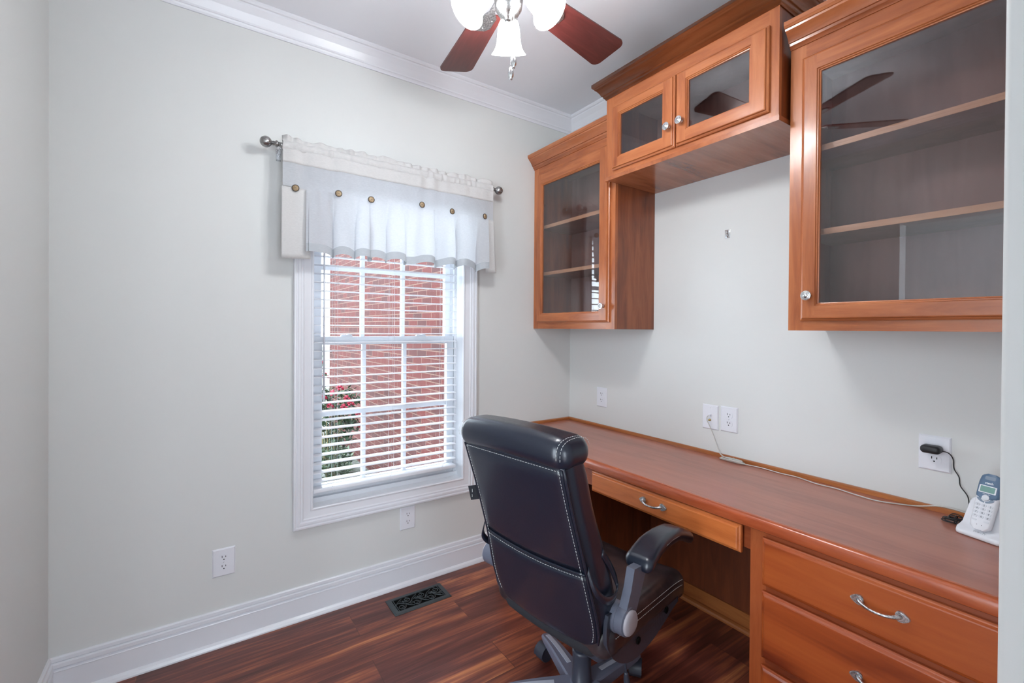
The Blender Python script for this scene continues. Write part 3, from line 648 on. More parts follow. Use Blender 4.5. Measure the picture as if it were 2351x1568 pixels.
# ------------------------------------------------------------------ wall cabinets
def knob_mb():
    b = MB(); mt = Matrix.Rotation(PI / 2, 4, 'X')
    b.lathe([(.008, 0), (.0075, .003), (.0045, .006), (.0045, .014), (.009, .017), (.0145, .020), (.0160, .022), (.0160, .0245), (.0135, .0262), (.0125, .0258), (.0105, .0270), (.0085, .0265), (.0075, .0275), (.004, .0295), (.0005, .030)], 28, mt)
    for i in range(30):
        a = 2 * PI * i / 30; b.rbox((.0158 * math.cos(a), -.0248, .0158 * math.sin(a)), (.0022, .0022, .0022), .001, 1, 1)
    return b
KN = knob_mb()
def add_knob(parent, org, x, y, z, nm='knob'):
    o = KN.build(nm, 'chrome', parent); o.location = Vector((x, y, z)) - Vector(org); o.rotation_euler = (0, 0, -PI / 2); return tag(o, 'silver beaded knob')
def door(parent, org, xf, y1, y0, z0, z1, g, knob):
    """door on plane x=xf facing -x ; y1>y0 ; g = glass (gy0,gy1,gz0,gz1)"""
    fn = lambda a, c, d: (xf - d, a, c)
    gy0, gy1, gz0, gz1 = g
    R_ = [(y0, y1, z0, z1, 0.0005), (y0, y1, z0, z1, .009), (y0 + .004, y1 - .004, z0 + .004, z1 - .004, .012), (y0 + .007, y1 - .007, z0 + .007, z1 - .007, .013), (y0 + .009, y1 - .009, z0 + .009, z1 - .009, .019), (y0 + .012, y1 - .012, z0 + .012, z1 - .012, .020),
          (gy0 - .010, gy1 + .010, gz0 - .010, gz1 + .010, .020), (gy0 - .008, gy1 + .008, gz0 - .008, gz1 + .008, .0165), (gy0 - .005, gy1 + .005, gz0 - .005, gz1 + .005, .0165), (gy0 - .003, gy1 + .003, gz0 - .003, gz1 + .003, .0125), (gy0, gy1, gz0, gz1, .0115), (gy0, gy1, gz0, gz1, .0005)]
    b = MB(); b.rings(R_, 0, 1, fn, close=False, butt=(5,))
    c = R_[0]; d = R_[-1]
    b.rings([(d[0], d[1], d[2], d[3], .0005), (c[0], c[1], c[2], c[3], .0005)], 0, 1, fn, close=False)
    do = b.build('door', ['wz', 'wy'], parent, org)
    p = MB().box(xf - .0085, xf - .0055, gy0 - .0002, gy1 + .0002, gz0 - .0002, gz1 + .0002); p.build('glass_pane', 'cabglass', do, org)
    add_knob(do, org, xf - .020, knob[0], knob[1])
    return do
WCP = [(0, 0), (.004, 0), (.007, .006), (.013, .012), (.015, .020), (.020, .021), (.022, .026), (.026, .034), (.036, .048), (.044, .054), (.046, .060), (.050, .061), (.053, .066), (.055, .068), (.055, .082), (0, .082)]
def cabinet(name, label, y1, y0, z0, z1, xf, crown, stile, rail, shelves, doors, plank=False, inner_z0=None):
    """face-frame wall cabinet against the right wall, y1>y0, face at x=xf"""
    org = (0, y1, z0); t = thing(name, label, 'cabinet', org)
    th = .016; b = MB()
    b.box(xf + .018, -.001, y1 - th, y1, z0, z1, 0); b.box(xf + .018, -.001, y0, y0 + th, z0, z1, 0)
    b.box(xf + .018, -.001, y0 + th, y1 - th, z0 + .02, z0 + .036, 1); b.box(xf + .018, -.001, y0 + th, y1 - th, z1 - .02, z1, 1)
    b.box(-.008, -.001, y0 + th, y1 - th, z0 + .036, z1 - .02, 1)
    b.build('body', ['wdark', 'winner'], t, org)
    b = MB(); s0, s1 = stile; r0, r1 = rail
    fy1 = y1 + (.012 if plank else 0)
    b.box(xf, xf + .018, fy1 - s1, fy1, z0, z1, 0); b.box(xf, xf + .018, y0, y0 + s0, z0, z1, 0)
    b.box(xf, xf + .018, y0 + s0, fy1 - s1, z0, z0 + r0, 1); b.box(xf, xf + .018, y0 + s0, fy1 - s1, z1 - r1, z1, 1)
    if len(doors) > 1: ym = (doors[0][1] + doors[1][0]) / 2; b.box(xf, xf + .018, ym - .02, ym + .02, z0 + r0, z1 - r1, 0)
    b.build('face_frame', ['wz', 'wy'], t, org)
    for zz in shelves:
        b = MB(); b.box(-.27, -.010, y0 + th + .001, y1 - th - .001, zz - .016, zz + .002, 1); b.box(-.2735, -.27, y0 + th + .001, y1 - th - .001, zz - .017, zz + .003, 0)
        b.build('shelf', ['wshelf', 'winner'], t, org)
    if shelves:
        for yy, sg in ((y1 - th, -1), (y0 + th, 1)):
            for xx in (-.24, -.06):
                for zz in (z0 + .10, z0 + .78):
                    b = MB().box(xx - .003, xx + .003, yy, yy + sg * .005, zz - .006, zz + .006); b.build('shelf_pin', 'chrome', t, org)
    for d in doors: door(t, org, xf, d[0], d[1], d[2], d[3], d[4], d[5])
    if plank:
        b = MB().box(xf - .006, -.001, y0 - .004, y1 - .0005, z0 - .018, z0); b.box(xf - .006, xf + .02, y1 - .0005, fy1 + .006, z0 - .018, z0)
        b.build('bottom_board', 'wcrownx', t, org)
    # crown
    b = MB(); cz, lft, rgt = crown
    L0 = (lambda p, q: fy1 + p) if lft else fy1
    R0 = (lambda p, q: y0 - p) if rgt else y0
    b.prism(WCP, lambda p, q, t_: (xf - p, t_, cz + q), L0, R0, 0)
    if lft: b.prism(WCP, lambda p, q, t_: (t_, fy1 + p, cz + q), lambda p, q: xf - p, xf + .03 if plank and False else -.12, 1)
    if rgt: b.prism(WCP, lambda p, q, t_: (t_, y0 - p, cz + q), lambda p, q: xf - p, -.002, 1)
    smooth_angle(b.build('crown_moulding', ['wcrown', 'wcrownx'], t, org), 30)
    return t
cabinet('wall_cabinet', 'glass-door cherry wall cabinet in the room corner beside the window, left of the three', -.001, -.679, 1.352, 2.352, -.308, (2.345, False, False), (.06, .045), (.045, .07), (1.99, 1.70),
        [(-.048, -.648, 1.387, 2.300, (-.578, -.100, 1.446, 2.224), (-.620, 1.470))])
cabinet('wall_cabinet', 'shallow cherry bridge cabinet with two small glass doors, raised above the desk gap', -.681, -1.492, 2.108, 2.50, -.365, (2.495, True, True), (.035, .05), (.03, .07), (),
        [(-.716, -1.074, 2.130, 2.438, (-1.010, -.770, 2.192, 2.386), (-1.051, 2.219)), (-1.079, -1.462, 2.130, 2.438, (-1.392, -1.140, 2.192, 2.386), (-1.113, 2.223))], plank=True)
cabinet('wall_cabinet', 'large glass-door cherry wall cabinet with two shelves, cut off by the right edge', -1.505, -2.176, 1.352, 2.352, -.308, (2.345, False, False), (.05, .05), (.045, .07), (1.99, 1.70),
        [(-1.547, -2.150, 1.385, 2.296, (-2.090, -1.606, 1.446, 2.228), (-1.579, 1.471))])

# ------------------------------------------------------------------ desk
XD = -.568
wt = thing('desk_worktop', 'long built-in cherry wood desktop along the right wall', 'desktop', (0, 0, .708))
WTO = wt.location
b = MB().box(-.545, -.001, YF + .002, -.001, .722, .750); b.build('top_panel', 'wtop', wt, WTO)
NP = [(-.545, .708), (-.560, .708), (-.566, .712), (-.568, .718), (-.568, .736), (-.566, .743), (-.561, .748), (-.555, .7505), (-.5452, .7505)]
b = MB().prism(NP, lambda p, q, t: (p, t, q), -.001, YF + .002); b.box(-.545, -.05, YF + .002, -.001, .708, .7215)
tag(smooth_angle(b.build('front_nosing', 'wnose', wt, WTO), 30), 'redder rounded front edge')
b = MB(); KP = [(0, .7505), (-.014, .7505), (-.014, .763), (-.010, .767), (0, .767)]
b.prism(KP, lambda p, q, t: (p - .0005, t, q), lambda p, q: p - .001, YF + .002, 0); b.prism(KP, lambda p, q, t: (t, p - .0005, q), lambda p, q: p - .001, -.56, 1)
b.build('wall_cleat', ['wcleat', 'wcleatx'], wt, WTO)

def pull_mb(L=.118):
    b = MB(); h = L / 2
    pts = []; rs = []
    for i in range(21):
        t = -1 + 2 * i / 20; u = abs(t)
        pts.append((t * (h - .014), -.004 - .020 * (1 - u ** 3.2), .004 - .007 * (1 - t * t))); rs.append(.0036 + .0030 * u ** 3)
    b.tube(pts, rs, 12)
    for sg in (-1, 1):
        out = []
        for i in range(20):
            a = 2 * PI * i / 20; x = math.cos(a); y = math.sin(a)
            out.append((sg * (h - .010) + .0155 * x * sg, .0130 * y * (1 - .45 * x) + .003))
        b.prism(out, lambda p, q, t: (p, -t, q), 0, .005)
        out2 = [(sg * (h - .010) + (p - sg * (h - .010)) * .72, .003 + (q - .003) * .72) for p, q in out]
        b.prism(out2, lambda p, q, t: (p, -t, q), .005, .0075)
        for i in range(0, 20):
            a = 2 * PI * (i + .5) / 20; x = math.cos(a) * .86; y = math.sin(a) * .86
            b.rbox((sg * (h - .010) + .0155 * x * sg, -.0055, .0130 * y * (1 - .45 * x) + .003), (.0018, .0018, .0018), .0008, 1, 1)
    return b
PULL = pull_mb()
def drawer(parent, org, xf, y1, y0, z0, z1, mt, hy=None, hz=None, deep=True):
    fn = lambda a, c, d: (xf - d, a, c)
    b = MB()
    b.rings([(y0, y1, z0, z1, .0005), (y0, y1, z0, z1, .010), (y0 + .003, y1 - .003, z0 + .003, z1 - .003, .0125), (y0 + .006, y1 - .006, z0 + .006, z1 - .006, .0135), (y0 + .010, y1 - .010, z0 + .010, z1 - .010, .0195), (y0 + .013, y1 - .013, z0 + .013, z1 - .013, .0205)], 0, 0, fn)
    b.rings([(y0, y1, z0, z1, .0005)], 0, 0, fn)
    if deep:
        y0b, y1b = y0 + .02, y1 - .02
        b.box(xf + .02, -.08, y0b, y0b + .012, z0 + .02, z1 - .02); b.box(xf + .02, -.08, y1b - .012, y1b, z0 + .02, z1 - .02); b.box(xf + .02, -.08, y0b, y1b, z0 + .015, z0 + .02); b.box(-.09, -.08, y0b, y1b, z0 + .02, z1 - .02)
    d = b.build('drawer', mt, parent, org)
    if hy is not None:
        h = PULL.build('handle', 'pewter', d); h.location = Vector((xf - .0205, hy, hz)) - Vector(org); h.rotation_euler = (0, 0, -PI / 2); tag(h, 'arched silver pull with beaded leaf ends')
    return d
XF = -.545
dc = thing('drawer_cabinet', 'cherry base cabinet with a stack of drawers under the right end of the desk', 'cabinet', (XF, -1.84, 0)); DO = dc.location
b = MB()
b.box(XF + .019, -.004, -1.503 - .016, -1.503, 0, .707, 1); b.box(XF + .019, -.004, -2.176, -2.160, 0, .707, 1); b.box(-.012, -.004, -2.16, -1.519, 0, .707, 1)
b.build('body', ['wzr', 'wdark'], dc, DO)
b = MB()
b.box(XF, XF + .019, -1.553, -1.503, 0, .707, 0); b.box(XF, XF + .019, -2.176, -2.155, 0, .707, 0)
for z0_, z1_ in ((.690 - .004, .707), (.512, .545), (.275, .312), (0, .072)): b.box(XF, XF + .019, -2.155, -1.553, z0_, z1_, 1)
b.build('face_frame', ['wzr', 'wyr'], dc, DO)
for (z0_, z1_, hz) in ((.538, .690, .621), (.306, .519, .412), (.066, .281, .18)):
    drawer(dc, DO, XF, -1.546, -2.162, z0_, z1_, 'wdraw', -1.854, hz)
pd = thing('pencil_drawer', 'shallow light cherry drawer hung under the desktop above the chair', 'drawer', (XF, -1.128, .61)); PO = pd.location
drawer(pd, PO, XF, -.779, -1.477, .611, .704, 'wpencil', -1.128, .662)
b = MB(); b.box(XF + .012, XF + .030, -1.502, -.681, .625, .707); b.build('apron', 'wyr', pd, PO)
kp = thing('back_panel', 'cherry back panel in shade-darkened colour with base moulding in the knee space under the desk', 'panel', (0, -1.09, 0)); KO = kp.location
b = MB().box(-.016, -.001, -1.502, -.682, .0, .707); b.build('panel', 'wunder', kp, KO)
b = MB(); b.box(-.026, -.016, -1.502, -.682, 0, .085, 0)
b.prism([(-.026, 0), (-.044, 0), (-.044, .008), (-.040, .016), (-.033, .022), (-.026, .024)], lambda p, q, t: (p, t, q), -1.502, -.682, 0)
b.build('base_moulding', 'wcleat', kp, KO)
lc = thing('base_cabinet', 'cherry base cabinet with shade-darkened sides under the corner end of the desk, behind the chair', 'cabinet', (XF, -.34, 0)); LO = lc.location
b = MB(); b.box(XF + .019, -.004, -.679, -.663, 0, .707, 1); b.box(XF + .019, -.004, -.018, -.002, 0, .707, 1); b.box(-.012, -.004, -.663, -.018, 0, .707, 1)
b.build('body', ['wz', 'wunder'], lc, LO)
b = MB(); b.box(XF, XF + .019, -.679, -.629, 0, .707, 0); b.box(XF, XF + .019, -.05, -.002, 0, .707, 0)
for z0_, z1_ in ((.68, .707), (0, .10)): b.box(XF, XF + .019, -.629, -.05, z0_, z1_, 1)
b.build('face_frame', ['wzr', 'wyr'], lc, LO)
fn = lambda a, c, d: (XF - d, a, c)
b = MB(); b.rings([(-.635, -.045, .095, .686, .0005), (-.635, -.045, .095, .686, .010), (-.629, -.051, .101, .680, .0135), (-.622, -.058, .108, .673, .0205), (-.575, -.105, .155, .626, .0205), (-.57, -.11, .16, .621, .012), (-.54, -.14, .19, .591, .018)], 0, 1, fn)
d_ = b.build('door', ['wz', 'wy'], lc, LO); add_knob(d_, LO, XF - .0205, -.60, .6)

# ------------------------------------------------------------------ cordless phone, its cords and adapter
PX, PY = -.137, -1.984
ph = thing('charging_dock', 'white cordless phone charging base standing at the right end of the desk', 'dock', (PX, PY, .7505), math.radians(-107.5))
def basefn(v):
    # taper towards the top
    t = v.z / .105; return Vector((v.x * (1 - .16 * t), v.y, v.z))
prof = [(-.052, .002), (-.054, .008), (-.050, .016), (-.035, .022), (-.022, .030), (.002, .088), (.008, .100), (.018, .105), (.030, .100), (.042, .05), (.048, .004), (.044, 0), (-.048, 0)]
b = MB(); nx = 10; W_ = .108; vs = []
xs = [-W_ / 2, -W_ / 2 + .003, -W_ / 2 + .010, -W_ / 4, 0, W_ / 4, W_ / 2 - .010, W_ / 2 - .003, W_ / 2]
ins = [.008, .0025, 0, 0, 0, 0, 0, .0025, .008]
cyx, czx = 0, .04
for x, i_ in zip(xs, ins):
    for (y, z) in prof:
        k = 1 - i_ / .05; yy = cyx + (y - cyx) * k; zz = max(0, czx + (z - czx) * k) if z > .001 else 0
        v = basefn(Vector((x, yy, zz))); vs.append(tuple(v))
k = len(prof)
fs = [(i * k + j, i * k + (j + 1) % k, (i + 1) * k + (j + 1) % k, (i + 1) * k + j) for i in range(len(xs) - 1) for j in range(k)]
fs += [tuple(reversed(range(k))), tuple((len(xs) - 1) * k + j for j in range(k))]
b.add(vs, fs, 0, True); smooth_angle(b.build('body', 'phone', ph), 50)
tb = Matrix.Translation((0.0, -.0425, .0196)) @ Matrix.Rotation(math.radians(22), 4, 'X')
text('lettering', 'vtech', .013, tb, 'emboss', ph, .0006)
hs = thing('phone_handset', 'slate blue and white cordless handset standing in the phone base', 'phone', (PX, PY, .7505), math.radians(-107.5))
# handset frame: lies on the slope, local axes: X width, V up along slope, Nrm out of face
U = Vector((0, .375, .927)); Nn = Vector((0, -.927, .375)); H0 = Vector((0, -.0300, .0215))
def hp(x, v, n): return H0 + Vector((x, 0, 0)) + U * v + Nn * n
def hw(v): return smooth_tab([(0, .0205), (.012, .0235), (.05, .0245), (.10, .0255), (.14, .0255), (.158, .0225), (.168, .017)], v, .004)
Lh = .165
def hand_shell(v0, v1, n0, n1, inset, steps=16, round_=True):
    b = MB(); vs = []; sec = 14
    for i in range(steps + 1):
        v = v0 + (v1 - v0) * i / steps; ww = hw(v) - inset
        if round_:
            e = min((v - v0), (v1 - v)) ; rr_ = .010
            if e < rr_: ww -= .009 * (1 - math.sqrt(max(0, 1 - ((rr_ - e) / rr_) ** 2)))
        for k in range(sec):
            a = 2 * PI * k / sec; c, s_ = math.cos(a), math.sin(a)
            x = ww * math.copysign(abs(c) ** .45, c); n = (n0 + n1) / 2 + (n1 - n0) / 2 * math.copysign(abs(s_) ** .55, s_)
            vs.append(tuple(hp(x, v, n)))
    fs = [(i * sec + k, i * sec + (k + 1) % sec, (i + 1) * sec + (k + 1) % sec, (i + 1) * sec + k) for i in range(steps) for k in range(sec)]
    fs += [tuple(reversed(range(sec))), tuple(steps * sec + k for k in range(sec))]
    b.add(vs, fs, 0, True); return b
smooth_angle(hand_shell(0, Lh, 0, .020, 0).build('body', 'phone', hs), 50)
smooth_angle(hand_shell(.092, Lh + .0006, .004, .0218, -.0004).build('face_panel', 'phoneblue', hs), 50)
def hplate(name, x0, x1, v0, v1, n0, n1, m, r=.002):
    b = MB(); out = []
    for (cx, cv, a0) in ((x1 - r, v1 - r, 0), (x0 + r, v1 - r, PI / 2), (x0 + r, v0 + r, PI), (x1 - r, v0 + r, 3 * PI / 2)):
        for i in range(5): a = a0 + PI / 2 * i / 4; out.append((cx + r * math.cos(a), cv + r * math.sin(a)))
    b.prism(out, lambda p, q, t: tuple(hp(p, q, t)), n0, n1); return b.build(name, m, hs)
hplate('screen_frame', -.0195, .0195, .108, .130, .020, .0226, 'phone', .0015)
hplate('screen', -.0165, .0165, .1105, .1275, .0222, .0230, 'lcd', .001)
hplate('earpiece', -.012, .012, .1475, .158, .0215, .0222, 'phonegrey', .003)
hm = lambda x, v, n: Matrix.Translation(hp(x, v, n)) @ Matrix((Vector((1, 0, 0)), U, Nn)).transposed().to_4x4()
text('brand_lettering', 'vtech', .0088, hm(0, .1375, .0221), 'inkwhite', hs, .0002, bold=.0002)
text('model_lettering', 'DECT 6.0', .0042, hm(0, .1045, .0221), 'inkwhite', hs, .0002)
b = MB(); b.lathe([(.0085, .0205), (.0085, .0226), (.0075, .0232), (.0003, .0234)], 24, Matrix.Translation(hp(0, .0945, 0)) @ Matrix((Vector((1, 0, 0)), U, Nn)).transposed().to_4x4()); b.build('menu_key', 'key', hs)
for sg in (-1, 1):
    b = MB(); out = []
    for i in range(9): a = -PI / 2 + sg * (.12 + 1.25 * i / 8); out.append((.0112 * math.cos(a), .0945 + .0112 * math.sin(a)))
    for i in reversed(range(9)): a = -PI / 2 + sg * (.08 + 1.28 * i / 8); out.append((.0205 * math.cos(a), .0945 + .0150 * math.sin(a)))
    b.prism(out, lambda p, q, t: tuple(hp(p, q, t)), .0195, .0215); b.build('soft_key', 'phonegrey', hs)
KEYS = ['1', '2', '3', '4', '5', '6', '7', '8', '9', '*', '0', '#']
for i, kx in enumerate(KEYS):
    x = (-1 + i % 3) * .0145; v = .0715 - (i // 3) * .0112
    ko = hplate('number_key', x - .0058, x + .0058, v - .0037, v + .0037, .0195, .0212, 'key', .003)
    text('numeral', kx, .0072, hm(x + .001, v, .0214), 'ink', ko, .0001)
for sg in (-1, 1): hplate('function_key', sg * .0135 - .0055, sg * .0135 + .0055, .0235, .0285, .0195, .0210, 'key', .0024)
b = MB()
for x in (-.005, .006): b.box(0, 0, 0, 0, 0, 0) if False else b.lathe([(.0009, .0196), (.0009, .0203)], 8, Matrix.Translation(hp(x, .014, 0)) @ Matrix((Vector((1, 0, 0)), U, Nn)).transposed().to_4x4())
b.build('microphone_holes', 'slot', hs)

def spline(pts, n=8):
    P_ = [Vector(p) for p in pts]; out = []
    for i in range(len(P_) - 1):
        p0 = P_[max(i - 1, 0)]; p1 = P_[i]; p2 = P_[i + 1]; p3 = P_[min(i + 2, len(P_) - 1)]
        for k in range(n):
            t = k / n; out.append(.5 * ((2 * p1) + (-p0 + p2) * t + (2 * p0 - 5 * p1 + 4 * p2 - p3) * t * t + (-p0 + 3 * p1 - 3 * p2 + p3) * t ** 3))
    return out + [P_[-1]]
ad = thing('power_adapter', 'black power adapter plugged in the outlet near the phone, its thin cord running to it', 'adapter', (-.0072, -1.834, .962))
AO = ad.location
b = MB(); b.rbox((-.031, -1.832, .960), (.046, .052, .026), .011, 4, 2); b.box(-.0085, -.0078, -1.842, -1.840, .957, .965); b.build('plug_body', 'blackcord', ad, AO)
b = MB(); b.tube(spline([(-.022, -1.857, .957), (-.018, -1.872, .953), (-.014, -1.882, .935), (-.012, -1.884, .905), (-.012, -1.896, .88), (-.014, -1.900, .853), (-.018, -1.918, .825), (-.03, -1.925, .79), (-.06, -1.940, .765), (-.075, -1.955, .757)], 8), .0016, 8); b.build('cord', 'blackcord', ad, AO)
cb_ = thing('cord_bundle', 'tied bundle of slack black cord beside the phone base', 'cord', (-.085, -1.905, .7505)); CO = cb_.location
b = MB()
for k in range(7):
    o = random.Random(k); pts = []
    for i in range(17):
        a = 2 * PI * i / 16; pts.append((-.088 + (.010 + .0015 * k) * math.sin(2 * a) * .35 + (.012 + .001 * k) * math.sin(a) - .000, -1.905 + (.034 - .003 * k) * math.cos(a), .7545 + .0028 * k + .004 * math.sin(a + k) * (k > 0)))
    b.tube(pts[:-1], .0016, 6, closed=True)
b.build('coil', 'blackcord', cb_, CO)
b = MB(); b.tube([(-.088 + .016 * math.cos(a), -1.905, .762 + .0125 * math.sin(a)) for a in [2 * PI * i / 14 for i in range(14)]], .0018, 6, closed=True); b.build('tie', 'blackcord', cb_, CO)
wc = thing('telephone_cable', 'cream phone cord running along the back of the desk from the jack plate', 'cable', (-.01, -1.019, .93)); WCO = wc.location
b = MB()
main = [(-.009, -1.019, .939), (-.022, -1.014, .934), (-.020, -1.012, .915), (-.016, -1.020, .895), (-.012, -1.040, .850), (-.012, -1.060, .80), (-.018, -1.078, .772), (-.026, -1.10, .7625), (-.032, -1.14, .758), (-.038, -1.19, .754), (-.030, -1.235, .7535), (-.026, -1.28, .7535), (-.034, -1.36, .7535), (-.030, -1.42, .7535), (-.052, -1.50, .7535), (-.050, -1.57, .7535), (-.066, -1.64, .7535), (-.070, -1.70, .7535), (-.040, -1.76, .7535), (-.020, -1.80, .757), (-.010, -1.85, .7705), (-.010, -1.90, .7705), (-.020, -1.95, .764), (-.05, -1.975, .757), (-.075, -1.985, .757)]
b.tube(spline(main, 8), .0021, 8); b.build('cable', 'whitecord', wc, WCO)
b = MB()
for k in range(4):
    pts = []; L1 = .052 - .004 * k
    for i in range(33):
        a = 2 * PI * i / 32; pts.append((-.037 - .006 * math.sin(a) * (1 + .35 * k) - .0015 * k - .014 * abs(math.cos(a)) * math.sin(a), -1.150 - L1 * 1.15 * math.cos(a), .7545 + .0028 * k + .001 * math.sin(3 * a)))
    b.tube(pts[:-1], .0020, 6, closed=True)
b.tube([(-.030 + .011 * math.cos(a), -1.150, .759 + .0075 * math.sin(a)) for a in [2 * PI * i / 14 for i in range(14)]], .0022, 6, closed=True)
b.build('slack_loops', 'whitecord', wc, WCO)
b = MB().box(-.016, -.0085, -1.024, -1.014, .934, .944); b.build('plug', 'plate', wc, WCO)

# ------------------------------------------------------------------ ceiling fan with lights
FX, FY = -1.236, -1.080
fan = thing('ceiling_fan', 'ceiling fan with reddish wooden blades and three lit glass shades', 'ceiling fan', (FX, FY, 2.45))
T = lambda z: Matrix.Translation((0, 0, z - 2.45))
b = MB().lathe([(.02, 2.60), (.022, 2.66), (.05, 2.69), (.068, 2.72), (.07, 2.7425)], 28, Matrix.Translation((0, 0, -2.45))); b.build('canopy', 'nickel', fan)
b = MB().lathe([(.05, 2.468), (.085, 2.472), (.10, 2.49), (.105, 2.53), (.098, 2.565), (.06, 2.60), (.02, 2.61)], 32, Matrix.Translation((0, 0, -2.45))); b.build('motor_housing', 'nickel', fan)
b = MB().lathe([(.004, 2.325), (.012, 2.328), (.016, 2.338), (.030, 2.345), (.042, 2.365), (.046, 2.395), (.040, 2.41), (.055, 2.425), (.058, 2.455), (.05, 2.468)], 28, Matrix.Translation((0, 0, -2.45))); b.build('light_fitter', 'nickel', fan)
R_T = .55
def blade_outline():
    out = []; h0, h1, r = .052, .073, .028
    out += [(.165, -h0)]
    for (cx, cy, a0) in ((R_T - r, -h1 + r, -PI / 2), (R_T - r, h1 - r, 0)):
        for i in range(7): a = a0 + PI / 2 * i / 6; out.append((cx + r * math.cos(a), cy + r * math.sin(a)))
    out += [(.165, h0)]
    return out
BO_ = blade_outline()
for k in range(5):
    ang = math.radians(8.6 + 72 * k)
    b = MB().prism(BO_, lambda p, q, t: (p, q, t), -.003, .003)
    bl_ = b.build('blade', 'wblade', fan); 
    bl_.matrix_local = Matrix.Rotation(ang, 4, 'Z') @ Matrix.Rotation(math.radians(-12), 4, 'X')
    b = MB()
    b.prism([(.085, -.012), (.14, -.010), (.175, -.032), (.235, -.030), (.25, -.012), (.25, .012), (.235, .030), (.175, .032), (.14, .010), (.085, .012)], lambda p, q, t: (p, q, t), -.0072, -.0032)
    for x, y in ((.19, -.02), (.19, .02), (.232, 0)): b.lathe([(.004, 0), (.003, -.002)], 10, Matrix.Translation((x, y, -.0072)))
    b.build('blade_bracket', 'pewter', bl_)
def bell():
    return [(.0265, .004), (.0285, 0), (.033, -.010), (.0365, -.026), (.0385, -.045), (.0405, -.062), (.045, -.077), (.052, -.089), (.0590, -.097), (.0575, -.098), (.050, -.090), (.043, -.078), (.0385, -.062), (.0365, -.045), (.0345, -.026), (.031, -.010), (.0265, 0), (.0245, .004)]
VD = 55.5
for k in range(3):
    ang = math.radians(VD + 120 * k); c, s_ = math.cos(ang), math.sin(ang); tilt = math.radians((27, 40, 40)[k]); ro = (.078, .082, .082)[k]; zt = (-.068, -.062, -.062)[k]
    R4 = Matrix.Rotation(ang, 4, 'Z') @ Matrix.Translation((ro, 0, zt)) @ Matrix.Rotation(-tilt, 4, 'Y')
    b = MB(); arm = [(c * .03, s_ * .03, -.062), (c * .05, s_ * .05, -.052), (c * .068, s_ * .068, -.054), (c * ro, s_ * ro, zt)]
    b.tube(spline(arm, 5), .009, 10); b.lathe([(.010, .03), (.020, .024), (.024, .012), (.0285, .004), (.0285, -.006), (.026, -.008)], 24, R4)
    b.build('lamp_socket', 'nickel', fan)
    b = MB(); b.lathe(bell(), 36, R4, cap=False); b.build('lamp_shade', 'shade', fan)
b = MB(); x0, y0_ = .010, -.046
for (x, y, z1, z0) in ((-.004, -.036, 2.40, 2.200), (-.010, -.030, 2.40, 2.165)):
    nb = int((z1 - z0) / .0042)
    for i in range(nb): b.rbox((x, y, z1 - .0042 * i - 2.45), (.0030, .0030, .0032), .0014, 1, 1)
o = b.build('pull_chain', 'chrome', fan)
for (x, y, z) in ((-.004, -.036, 2.200), (-.010, -.030, 2.165)):
    b = MB().lathe([(.0025, 0), (.006, -.004), (.0085, -.015), (.0085, -.028), (.005, -.034), (.0052, -.038), (.002, -.039)], 16, Matrix.Translation((x, y, z - 2.45))); b.build('chain_fob', 'chrome', fan)

# ------------------------------------------------------------------ office chair
TH = math.radians(9.7)
ch = thing('office_chair', 'black leather office chair with white stitching pushed up to the desk', 'chair', (-.942, -1.128, 0), TH)
AR = [(.38, -.165), (.457, -.195), (.56, -.225), (.677, -.255), (.85, -.310), (.99, -.357), (1.03, -.366), (1.10, -.372)]
WD = [(.36, .17), (.42, .205), (.50, .226), (.677, .215), (.85, .210), (.99, .213), (1.05, .222)]
THK = [(.38, .07), (.5, .10), (.65, .105), (.85, .085), (1.0, .09)]
def ar(z): return smooth_tab(AR, z, .03)
def wd(z): return smooth_tab(WD, z, .03)
def rear(bb, z, off=0.):   # rear face of the backrest
    q = bb / .22; return ar(z) - .012 * (1 - min(1, q * q)) - off
def backfn(v):
    z = v.z; th = smooth_tab(THK, z, .03); t = (v.x + .05) / .10      # 0 rear .. 1 front
    bb = v.y / .22 * wd(z); q = v.y / .22
    side = .020 * max(0, abs(q) - .72) / .28
    a = rear(bb, z) * (1 - t) + (ar(z) + th + .03 * max(0, abs(q) - .6) * (z < .98) - .010 * (1 - q * q)) * t
    zz = z - .030 * (1 - q * q) * max(0, (.50 - z) / .12) if z < .5 else z
    return Vector((a, bb, zz))
b = MB().rbox((0, 0, .715), (.10, .44, .63), .035, 5, 12, 0, backfn)
bk = b.build('backrest', 'leather', ch)
# padded roll across the top
def rollfn(v):
    q = v.y / .232; return Vector((v.x + .016 * q * q - .012 + .0, v.y, v.z - .014 * q * q))
b = MB().rbox((-.317, 0, 1.030), (.132, .446, .090), .042, 6, 8, 0, rollfn); b.build('headrest_roll', 'leather', ch)
